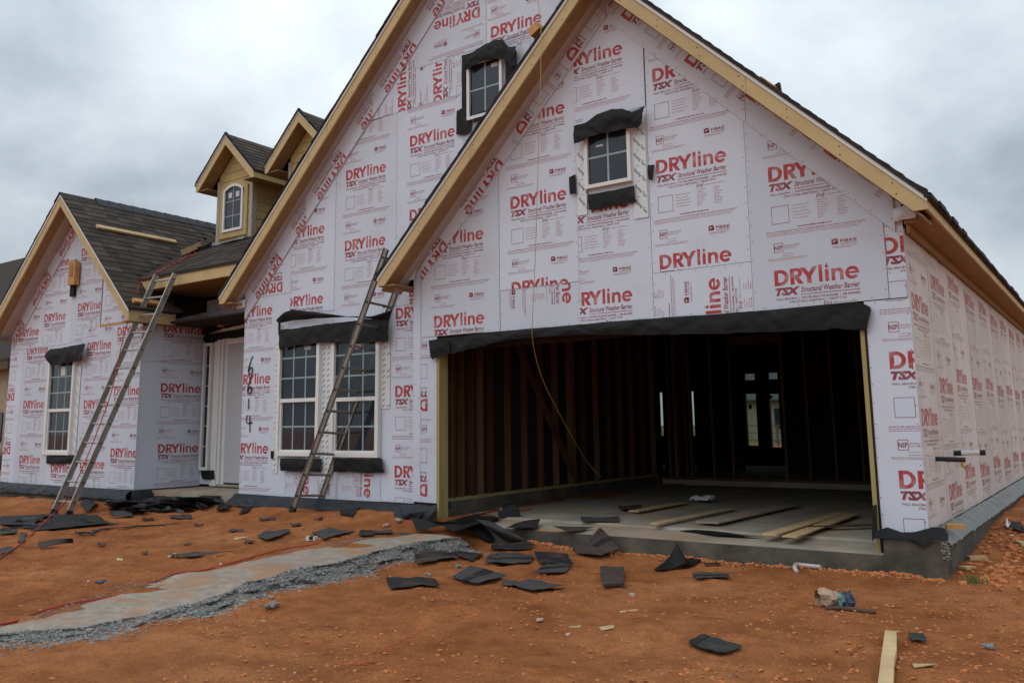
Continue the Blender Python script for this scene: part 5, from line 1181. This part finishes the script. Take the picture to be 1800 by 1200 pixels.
# ---------------------------------------------------------------- scraps
def scrap(q, m, label, cat="shingle scrap", group=None, lifts=(0, 0, 0, 0), bow=.0, Z=None, th=.0035, name="shingle_scrap", back="shingle_back", stripe=None, seed=0):
    """q: four photo points (far left, far right, near right, near left); lifts: height of each corner above the ground"""
    c = [(onG(x, y) if Z is None else onZ(x, y, Z)) for x, y in q]
    if any(lifts): # a lifted corner keeps its line of sight only approximately: pull it towards the camera
        c2 = []
        for p, l in zip(c, lifts):
            d = Vector(CAM) - p; k = l / d.z; c2.append(p + Vector((d.x, d.y, 0)) * k + Vector((0, 0, l)))
        c = c2
    rr = random.Random(seed * 7 + int(q[0][0])); n, k = 9, 6; P = []; ph = rr.uniform(0, 20)
    for i in range(n):
        u = i / (n - 1); row = []
        for j in range(k):
            v = j / (k - 1); p = c[0].lerp(c[1], u).lerp(c[3].lerp(c[2], u), v)
            w = float(fbm(np.array([p.x * 3 + ph]), np.array([p.y * 3 + ph]), 1.0, 2)[0])
            e_ = .0065 * rr.uniform(-1, 1) if (i in (0, n - 1) or j in (0, k - 1)) else 0
            base = (tz(p.x, p.y) + .010) if Z is None else Z
            z = max(p.z + .012 + abs(bow) * .45 * math.sin(math.pi * u) * (1 if bow > 0 else -1) + .011 * w, base + .008)
            row.append(Vector((p.x + e_, p.y + e_, z)))
        P.append(row)
    cu = [rr.uniform(-.012, .016) for _ in range(4)]
    for i in range(n):
        for j in range(k):
            u, v = i / (n - 1), j / (k - 1); P[i][j].z += max(0, cu[0] * max(0, 1 - u * 2.2 - v * 1.5) + cu[1] * max(0, 1 - (1 - u) * 2.2 - v * 1.5) + cu[2] * max(0, 1 - (1 - u) * 2.2 - (1 - v) * 1.5) + cu[3] * max(0, 1 - u * 2.2 - (1 - v) * 1.5)) + .004
    mb = MB(); mb.grid(P, m, (0, 0, -th), back)
    if stripe:
        o = len(mb.v); i0 = int(stripe * (k - 1))
        mb.grid([[r[i0] + Vector((0, 0, .004)), r[min(i0 + 1, k - 1)] + Vector((0, 0, .004))] for r in P], "shingle_back", (0, 0, -.003))
    return solo(name, mb, label, cat, group)
SG, SB, SK, FB_ = "shingle_grey", "shingle_brown", "shingle_back", "felt_black"
scrap([(677, 1017), (766, 1022), (769, 1035), (686, 1039)], SK, "flat black shingle alone on the soil left of the others in front of the garage", bow=.012, lifts=(.02, 0, 0, 0))
scrap([(693, 941), (730, 941), (753, 962), (729, 962)], SB, "brown shingle curling over the end of the concrete strip", bow=.05)
scrap([(720, 964), (775, 964), (809, 981), (735, 994)], SB, "large brown shingle heaped below the end of the concrete strip", bow=.03, lifts=(.02, .02, .02, 0), stripe=.6)
scrap([(779, 968), (796, 963), (849, 977), (831, 989)], SK, "black curved shingle tucked beside the large brown shingle", bow=.03)
scrap([(795, 1017), (828, 1000), (893, 1017), (840, 1030)], SG, "grey curled shingle on the soil below the brown heap", bow=.035, stripe=.5)
scrap([(863, 960), (934, 959), (935, 968), (863, 970)], SK, "thin dark shingle strip just below the black membrane at the slab", lifts=(.01, .01, .0, 0))
scrap([(860, 978), (939, 979), (931, 991), (853, 994)], SG, "long narrow grey shingle strip left of the upturned black shingle", stripe=.4)
scrap([(940, 971), (997, 974), (1008, 993), (948, 994)], SK, "upturned black shingle with a seam down its middle", bow=.01, lifts=(.04, .04, 0, 0))
scrap([(958, 996), (1008, 995), (998, 1008), (939, 1010)], SG, "grey shingle touching the lower edge of the upturned black shingle", bow=.012, stripe=.5)
scrap([(897, 1032), (930, 1021), (991, 1034), (938, 1044)], SG, "grey shingle nearest the camera in the middle cluster", bow=.03)
scrap([(883, 1025), (912, 1027), (902, 1033), (884, 1031)], SG, "small grey scrap poking out at the middle cluster's left side")
scrap([(1055, 1000), (1096, 1001), (1098, 1031), (1059, 1032)], SB, "squarish folded shingle standing apart in the middle of the soil", bow=.02, th=.02, lifts=(.03, .03, .02, .02))
scrap([(1035, 950), (1056, 931), (1088, 966), (1055, 981)], SB, "tall brown shingle leaning with its corner up against the garage slab", lifts=(.10, .22, .05, 0), bow=.02, stripe=.5)
scrap([(1000, 955), (1040, 950), (1058, 980), (1013, 976)], SB, "brown shingle flap spread left of the leaning one at the slab", lifts=(.04, .10, .02, 0), bow=.02)
scrap([(903, 922), (949, 914), (942, 931), (891, 932)], SK, "bent black shingle on the left part of the garage apron", Z=.18, bow=.03, lifts=(.02, .05, 0, 0))
scrap([(970, 927), (1043, 928), (1020, 935), (998, 937)], SB, "folded brown shingle on the garage apron above the leaning one", Z=.18, bow=-.0, lifts=(.04, .01, 0, 0))
scrap([(1021, 911), (1088, 911), (1089, 918), (1023, 918)], SG, "flat dark shingle strip lying inside on the garage floor", Z=.212)
def peaked_felt():
    c = onG(1200, 986); ux = (onG(1240, 972) - onG(1162, 982)); ux.z = 0; ux = ux / 2; uy = Vector((-ux.y, ux.x, 0)) * .42; c = c + Vector((.0, -.10, 0)); r2 = random.Random(2); n = 13; P = []
    for i in range(n):
        row = []
        for j in range(n):
            u, v = i / (n - 1) * 2 - 1, j / (n - 1) * 2 - 1; q = 1 - .35 * abs(u * v)
            p = c + ux * u * q + uy * v * q; pk = .17 * max(0, 1 - abs(u + .05) * (3.6 if u < 0 else 2.2)) ** 1.5 * max(0, 1 - abs(v) * .8) + .07 * max(0, 1 - abs(u)) * (1 - .6 * abs(v))
            w = float(fbm(np.array([p.x * 7]), np.array([p.y * 7]), 1.0, 3)[0])
            row.append(Vector((p.x, p.y, max(tz(p.x, p.y) + .02, tz(c.x, c.y) + .02 + pk + .03 * w))))
        P.append(row)
    mb = MB(); mb.grid(P, "felt_black", (0, 0, -.004)); solo("felt_scrap", mb, "black crumpled felt rising to a point at the foot of the garage slab", "felt scrap")
peaked_felt()
scrap([(1218, 1012), (1279, 1012), (1284, 1021), (1224, 1021)], SG, "narrow grey shingle strip alone below the garage opening", bow=.008, stripe=.5)
scrap([(1236, 993), (1262, 993), (1268, 996), (1240, 996)], SK, "thin dark sliver half buried below the garage slab", name="shingle_sliver")
scrap([(1211, 1136), (1237, 1121), (1308, 1142), (1276, 1155)], "shingle_green", "dark shingle with a slotted edge in the right foreground", bow=.003, stripe=.15)
scrap([(1597, 1117), (1624, 1117), (1628, 1132), (1600, 1132)], "shingle_green", "small dark square scrap right of the pale stake", bow=.004)
scrap([(1194, 934), (1240, 934), (1343, 948), (1262, 944)], FB_, "long thin black strip lying along the garage apron", "felt scrap", Z=.18, bow=.015, name="felt_scrap")
scrap([(1085, 893), (1130, 890), (1122, 897), (1092, 899)], SB, "dark scrap beside the leftmost garage board", Z=.22, bow=.02)
# black membrane heap at the left end of the slab
scrap([(770, 922), (850, 904), (880, 912), (800, 938)], FB_, "black felt sheet spilling over the left end of the garage slab", "felt sheet", Z=.2, bow=.03, name="felt_sheet")
scrap([(720, 926), (775, 920), (820, 928), (735, 934)], FB_, "black felt strip lying along the slab foot left of the garage", "felt sheet", bow=.02, lifts=(.03, .05, .05, .02), name="felt_sheet")
scrap([(800, 930), (842, 930), (905, 950), (860, 955)], FB_, "black felt tail trailing down onto the soil from the slab", "felt sheet", lifts=(.06, .06, .02, .0), bow=.02, name="felt_sheet")
scrap([(835, 938), (862, 938), (945, 962), (890, 955)], SG, "thin grey strip slanting from the felt heap towards the cluster", lifts=(.06, .05, .01, .01))
# left side
scrap([(549, 938), (580, 929), (624, 937), (571, 950)], SG, "grey shingle right of the main wall ladder near the concrete strip", bow=.02)
scrap([(450, 943), (507, 932), (509, 938), (468, 953)], SG, "dark shingle left of the weathered ladder foot", bow=.012)
scrap([(633, 934), (657, 936), (657, 943), (631, 945)], SK, "small black scrap behind the concrete strip", bow=.012)
scrap([(657, 935), (690, 934), (690, 940), (657, 941)], SG, "narrow grey scrap right of a small black one behind the concrete strip")
scrap([(600, 893), (637, 893), (620, 909), (598, 906)], FB_, "bent black felt piece on the soil mound under the main wall", "felt scrap", bow=.03, name="felt_scrap", lifts=(.02, .02, 0, 0))
scrap([(293, 980), (341, 975), (412, 971), (346, 982)], SG, "lone long sliver of shingle on the soil below the entry", bow=.02)
scrap([(406, 862), (420, 862), (401, 896), (380, 897)], FB_, "black felt strip running down from the entry step", "felt scrap", lifts=(.10, .10, .01, .01), name="felt_scrap")
scrap([(433, 888), (448, 889), (434, 907), (419, 907)], FB_, "short black felt strip on the soil below the main wall corner", "felt scrap", name="felt_scrap")
scrap([(296, 908), (335, 906), (336, 913), (299, 913)], SG, "grey shingle at the lower edge of the entry heap")
scrap([(66, 955), (127, 948), (128, 956), (70, 966)], SB, "curved brown shingle standing on edge in front of the left ladder", lifts=(.06, .06, .02, .02), bow=.02)
scrap([(0, 910), (87, 907), (55, 927), (0, 926)], FB_, "wide black felt sheet at the far left edge of the yard", "felt sheet", bow=.03, name="felt_sheet")
scrap([(95, 910), (150, 908), (190, 924), (52, 936)], FB_, "wide black felt sheet under the left ladder foot", "felt sheet", bow=.03, name="felt_sheet")
scrap([(140, 892), (160, 883), (172, 894), (155, 903)], SK, "domed black shingle behind the left ladder foot", bow=.10)
scrap([(142, 906), (172, 907), (192, 923), (152, 920)], SK, "dark tilted shingle right of the left ladder foot", lifts=(.07, .06, .0, .01))
scrap([(160, 935), (240, 926), (320, 920), (165, 938)], FB_, "long thin felt strip reaching right from the left ladder foot", "felt scrap", name="felt_scrap")
scrap([(36, 938), (46, 937), (42, 955), (31, 955)], SG, "small upright grey scrap left of the curved brown shingle")
scrap([(0, 968), (20, 965), (22, 972), (0, 978)], SG, "grey scrap at the far left edge beside the red hose")
scrap([(0, 936), (28, 936), (30, 940), (0, 942)], SG, "thin grey scrap at the far left below the felt sheet")
rr = random.Random(21)
for k in range(54):   # the heap in front of the entry
    px = rr.uniform(205, 372); t_ = (px - 205) / 167; py = rr.uniform(872 + 4 * (1 - t_), 908 - 10 * t_); w = rr.uniform(22, 60); h = rr.uniform(4, 11); sk = rr.uniform(-8, 8)
    m_ = rr.choice([FB_, FB_, SK, "felt_blue", SG])
    scrap([(px - w / 2 + sk, py - h / 2 + rr.uniform(-1, 1)), (px + w / 2 + sk, py - h / 2 + rr.uniform(-2, 2)), (px + w / 2, py + h / 2), (px - w / 2, py + h / 2)], m_, "%s in the %s of the heap before the front entry" % ({FB_: "jet black felt scrap", SK: "dull black shingle scrap", "felt_blue": "bluish black membrane scrap", SG: "dark grey shingle scrap"}[m_], "left end" if t_ < .33 else ("middle" if t_ < .67 else "right end")), "roofing scrap", "roofing scraps heaped before the entry", bow=rr.uniform(.01, .06), lifts=(rr.uniform(0, .09), rr.uniform(0, .09), rr.uniform(0, .03), 0), name="roofing_scrap", seed=k)
for k in range(16):
    px = rr.uniform(0, 200); py = rr.uniform(905, 942); w = rr.uniform(16, 40); h = rr.uniform(3, 6)
    m_ = rr.choice([FB_, SK, "felt_blue", SG])
    scrap([(px - w / 2, py - h / 2), (px + w / 2, py - h / 2 + rr.uniform(-2, 2)), (px + w / 2 - 4, py + h / 2), (px - w / 2, py + h / 2)], m_, "%s lying %s the left ladder foot" % ({FB_: "jet black felt scrap", SK: "dull black shingle scrap", "felt_blue": "bluish black membrane scrap", SG: "dark grey shingle scrap"}[m_], "left of" if px < 95 else "right of"), "roofing scrap", "roofing scraps around the left ladder", bow=rr.uniform(.005, .03), lifts=(rr.uniform(0, .03), 0, 0, 0), name="roofing_scrap", seed=k + 50)
for k, (px, py, w) in enumerate([(590, 985, 22), (415, 935, 26), (470, 915, 30), (520, 925, 18), (350, 925, 16), (260, 915, 20), (440, 955, 20), (255, 975, 10), (180, 960, 14), (330, 960, 12), (560, 915, 16), (100, 885, 16)]):
    scrap([(px - w / 2, py - 1.5), (px + w / 2, py - 2.5), (px + w / 2 - 2, py + .5), (px - w / 2, py + 1.5)], rr.choice([SK, SG, SB]), "small dark roofing sliver lying on the soil between concrete strip and walls", "roofing sliver", "roofing slivers on the soil", name="roofing_sliver", seed=k + 90, th=.004)
# wood chips, blocks, stones, litter
def block(px, py, L_, w, h, yaw, m, label, cat="wood block", name="lumber_block", Z=None, tilt=0, group=None):
    c = onG(px, py) if Z is None else onZ(px, py, Z); a = math.radians(yaw); ex = Vector((math.cos(a), math.sin(a), math.tan(math.radians(tilt)))) * L_ / 2; ey = Vector((-math.sin(a), math.cos(a), 0)) * w / 2
    mb = MB(); mb.obox(c + Vector((0, 0, h / 2)), ex, ey, Vector((0, 0, h / 2)), m); return solo(name, mb, label, cat, group)
block(1679, 929, .14, .09, .04, 20, "block_orange", "wood block on the grey membrane ledge at the right wall foot", Z=.36)
block(1762, 873, .14, .09, .035, 30, "block_orange", "wood block farther back on the grey membrane ledge", Z=.30)
block(1718, 983, .16, .07, .03, 35, "lumber_flat", "pale wood block on the soil beside the right foundation corner")
block(1700, 994, .11, .08, .02, 60, "lumber_flat", "flat wood chip nearest the right foundation corner", "wood chip", "wood_chip")
block(1718, 946, .10, .07, .03, 20, "lumber_flat", "wood chip on the soil tight against the right foundation wall", "wood chip", "wood_chip")
block(1795, 957, .22, .05, .03, 110, "lumber_flat", "wood stake end at the right edge of the photo", "wood stake", "wood_stake")
def stake():
    a = onG(1567, 1122); b = onG(1555, 1262); mb = MB(); d = b - a; s = Vector((d.y, -d.x, 0)).normalized(); wA, wB = .030, .034
    P = [[a + s * -wA, a + s * wA], [a.lerp(b, .3) + s * -(wA + .006), a.lerp(b, .3) + s * (wA + .003)], [a.lerp(b, .45) + s * -(wA - .002), a.lerp(b, .45) + s * (wA + .004)], [b - s * wB, b + s * wB]]
    za_, zb_ = tz(a.x, a.y) + .045, tz(b.x, b.y) + .05
    P = [[Vector((p.x, p.y, za_ + (zb_ - za_) * (0, .3, .45, 1)[i])) for p in r] for i, r in enumerate(P)]
    mb.grid(P, "lumber_flat", (0, 0, -.035)); solo("wood_stake", mb, "pale weathered stake lying at the bottom right of the yard", "wood stake")
stake()
def splinter(pts, label, m="lumber_flat"):
    mb = MB(); P = [onG(*p) for p in pts]; mb.prism([p + Vector((0, 0, .004)) for p in P], (0, 0, .006), m); solo("wood_splinter", mb, label, "wood splinter")
splinter([(1604, 1169), (1648, 1169), (1607, 1175)], "pointed wood splinter right of the pale stake")
splinter([(1089, 1076), (1120, 1072), (1121, 1074), (1090, 1078)], "thin pale splinter in the middle of the foreground soil")
splinter([(1053, 1104), (1078, 1100), (1080, 1105), (1058, 1109)], "flat pale wood chip in the middle foreground")
splinter([(1000, 1102), (1022, 1101), (1020, 1104), (1000, 1104)], "narrow wood chip left of the flat pale chip in the foreground")
splinter([(294, 979), (308, 973), (310, 975), (297, 981)], "short pale splinter beside the lone shingle sliver")
splinter([(412, 946), (432, 944), (432, 946), (412, 949)], "pale splinter on the soil below the main wall corner")
splinter([(383, 1056), (432, 1055), (433, 1058), (384, 1058)], "thin lumber strip on the lumpy front edge of the concrete strip")
splinter([(205, 984), (216, 983), (216, 986), (205, 986)], "small pale chip on the left part of the yard")
def stone(px, py, s, m, label, cat="stone", name="stone", seed=0):
    c = onG(px, py); mb = MB(); r = random.Random(seed + px)
    rock(mb, (c.x, c.y, c.z + s * .35), s, m, r)
    if s > .025:
        for k in range(7): rock(mb, (c.x + r.uniform(-1, 1) * s * .8, c.y + r.uniform(-1, 1) * s * .8, c.z + s * r.uniform(.2, .6)), s * r.uniform(.3, .55), m, r)
    return solo(name, mb, label, cat)
stone(480, 1067, .045, "spill_rubble", "grey concrete lump below the concrete strip", "concrete lump", "concrete_lump")
stone(1738, 1140, .035, "spill_rubble", "grey concrete lump at the right foreground", "concrete lump", "concrete_lump")
stone(753, 1012, .035, "spill_rubble", "bluish grey lump below the brown shingle heap", "concrete lump", "concrete_lump")
stone(805, 997, .035, "spill_rubble", "grey lump beside the curled grey shingle", "concrete lump", "concrete_lump")
stone(947, 1092, .028, "pebble", "tan stone in the foreground left of centre")
stone(1136, 1084, .02, "clod", "reddish stone in the middle of the foreground")
stone(998, 1116, .014, "paper_white", "small white pebble in the foreground", seed=3)
stone(1111, 1047, .024, "pebble", "pale oblong stone below the squarish shingle", seed=3)
stone(463, 1093, .02, "pebble", "small pink stone under the grey lump at left", seed=2)
stone(178, 1025, .03, "bag_blue", "small blue plastic piece on the left soil", "plastic litter", "plastic_litter", seed=5)
stone(155, 1022, .014, "paper_white", "white pebble beside the blue plastic piece", seed=8)
stone(680, 923, .04, "concrete", "grey rubble lump at the slab corner beside the membrane", "concrete lump", "concrete_lump")
stone(703, 928, .05, "concrete", "largest rubble lump at the slab corner left of the garage", "concrete lump", "concrete_lump")
stone(748, 928, .045, "paper_white", "crumpled pale paper at the slab foot left of the garage", "paper scrap", "paper_scrap", seed=4)
stone(388, 991, .012, "paper_white", "tiny white bit right of the lone shingle sliver", "litter", "litter_bit", seed=4)
stone(1778, 942, .02, "paper_white", "white litter scrap beside the black felt at the right", "litter", "litter_bit", seed=6)
c = onG(548, 950); mb = MB(); mb.obox(c + Vector((0, 0, .03)), (.045, .02, .0), (-.01, .03, .0), (0, 0, .02), "paper_white"); mb.obox(c + Vector((.01, -.004, .034)), (.02, .008, 0), (-.008, .024, .0), (0, 0, .018), "plastic_black"); solo("litter_box", mb, "small white and black package at the edge of the concrete strip", "package")
scrap([(604, 880), (634, 878), (636, 886), (606, 888)], "paper_white", "crumpled clear plastic lying on the membrane right of the weathered ladder foot", "plastic scrap", lifts=(.05, .06, .02, .02), bow=.03, name="plastic_scrap")
scrap([(1768, 923), (1795, 922), (1802, 935), (1778, 934)], FB_, "curled black felt ring on the soil at the right edge", "felt scrap", bow=.05, name="felt_scrap")
scrap([(1767, 926), (1770, 913), (1776, 921), (1773, 927)], "paper_white", "upright white paper corner beside the felt at the right edge", "paper scrap", lifts=(.02, .06, .02, 0), name="paper_scrap")
pts = [onG(1402, 1009) + Vector((0, 0, .015)), onG(1397, 1003) + Vector((0, 0, .03)), onG(1401, 999) + Vector((0, 0, .035)), onG(1412, 999) + Vector((0, 0, .03)), onG(1443, 1001) + Vector((0, 0, .025))]
mb = MB(); mb.tube(smooth_path(pts, 5), .017, "pvc_dirty", 9); solo("pipe_elbow", mb, "dirty white plastic pipe with a bent end on the soil", "pipe", smooth=False)
def sack():
    c = onG(1470, 1066); root = thing("crumpled_bag", "crumpled tan and teal bag lying on the soil at right", "bag", c); rr = random.Random(3)
    ax = Vector((.82, .57, 0)).normalized(); sd = Vector((-.57, .82, 0)).normalized()
    def lump(o, L_, r0, r1, m, name, n=10, flare=0):
        P = []
        for i in range(n + 1):
            t = i / n; ring = []
            for k in range(13):
                a = 2 * math.pi * k / 12; r = (r0 + (r1 - r0) * t) * (1 + .12 * math.sin(a * 5 + t * 6) + .08 * rr.uniform(-1, 1)) * (.75 + .35 * math.sin(math.pi * min(1, t * 1.1 + .1)) + flare * t * t)
                z = max(.004, r * math.sin(a) * .85 + r0 * .8)
                ring.append(c + ax * (o + L_ * t + .012 * rr.uniform(-1, 1)) + sd * r * math.cos(a) + Vector((0, 0, z)))
            ring[12] = ring[0]; P.append(ring)
        mb = MB(); mb.grid(P, m); me = mb.mesh(name); link(name, me, root)
    lump(-.125, .13, .075, .065, "bag_tan", "stuffed_end"); lump(-.005, .06, .055, .06, "bag_teal", "printed_side", 5); lump(.05, .05, .05, .075, "bag_blue", "open_end", 5, .3)
sack()
pts = [onG(1451, 1073), onG(1470, 1072), onG(1497, 1074), onG(1518, 1077), onG(1540, 1079)]
mb = MB(); mb.tube([p + Vector((0, 0, .015)) for p in pts], [.016, .015, .014, .013, .012], "stick_brown", 8); solo("stick", mb, "dark brown stick lying below the crumpled bag", "stick")
mb = MB(); c = onG(1712, 1024)
for k in range(60):
    a = c + Vector((random.gauss(0, .05), random.gauss(0, .04), 0)); mb.tube([a, a + Vector((random.gauss(0, .012), random.gauss(0, .012), random.uniform(.03, .06)))], [.003, .0015], "grass_green", 3)
o = solo("grass_tuft", mb, "small dry grass tuft on the soil near the right foundation corner", "grass tuft"); o["kind"] = "stuff"

# ---------------------------------------------------------------- neighbours
nh = thing("neighbour_house", "brick neighbour house with dark shingle roof beyond the left bay", "house", (-33, 14, .3)); 
def npart(name, mb, parent): return link(name, mb.mesh(name), parent)
mb = MB(); mb.box((-52.0, 13.0, .0), (-28.2, 24, 3.6), "brick_pale"); npart("wall", mb, nh)
mb = MB(); q = [(-52.4, 12.6, 3.45), (-27.7, 12.6, 3.45), (-38.5, 18, 8.78), (-50, 18, 8.78), (-27.7, 24.4, 3.45), (-52.4, 24.4, 3.45)]
for f in ((0, 1, 2, 3), (1, 4, 2), (5, 0, 3), (4, 5, 3, 2)): mb.prism([q[i] for i in f], (0, 0, .08), "shingle_b")
npart("roof", mb, nh)
mb = MB(); mb.box((-52.4, 12.58, 3.2), (-27.7, 12.62, 3.44), "stick_brown"); npart("fascia", mb, nh)
mb = MB(); mb.box((-29.6, 12.96, 1.0), (-28.6, 13.02, 1.9), "pane_dark"); npart("window", mb, nh)
mb = MB(); mb.box((-28.9, 12.3, .1), (-28.35, 12.85, .75), "roof_far"); solo("air_conditioner", mb, "grey air conditioner box against the brick neighbour house", "air conditioner")
rh = thing("neighbour_house", "grey roofed house glimpsed through the rear window of the garage", "house", (-22, 58, .2))
mb = MB(); mb.box((-21.5, 56, 0), (-8, 66, 2.8), "wall_far"); npart("wall", mb, rh)
mb = MB(); mb.prism([(-22.2, 55.5, 2.7), (-7.4, 55.5, 2.7), (-7.4, 61, 6.4), (-20.0, 61, 6.4)], (0, 0, .1), "roof_far"); mb.prism([(-22.2, 66.5, 2.7), (-20, 61, 6.4), (-7.4, 61, 6.4), (-7.4, 66.5, 2.7)], (0, 0, .1), "roof_far"); npart("roof", mb, rh)
mb = MB(); mb.box((-18.5, 55.95, .9), (-17.3, 56.0, 2.2), "pane_dark"); npart("window", mb, rh)
fo = thing("fence", "dark wire fence on the lawn behind the house", "fence", (-15, 40, .15))
for k in range(14): mb = MB(); mb.box((-30 + k * 2.4, 40, .1), (-29.9 + k * 2.4, 40.1, 1.2), "fence_wood"); link("post", mb.mesh("post"), fo)
for z_ in (.45, .8, 1.12): mb = MB(); mb.box((-30, 40.02, z_), (2, 40.06, z_ + .04), "fence_wood"); link("rail", mb.mesh("rail"), fo)
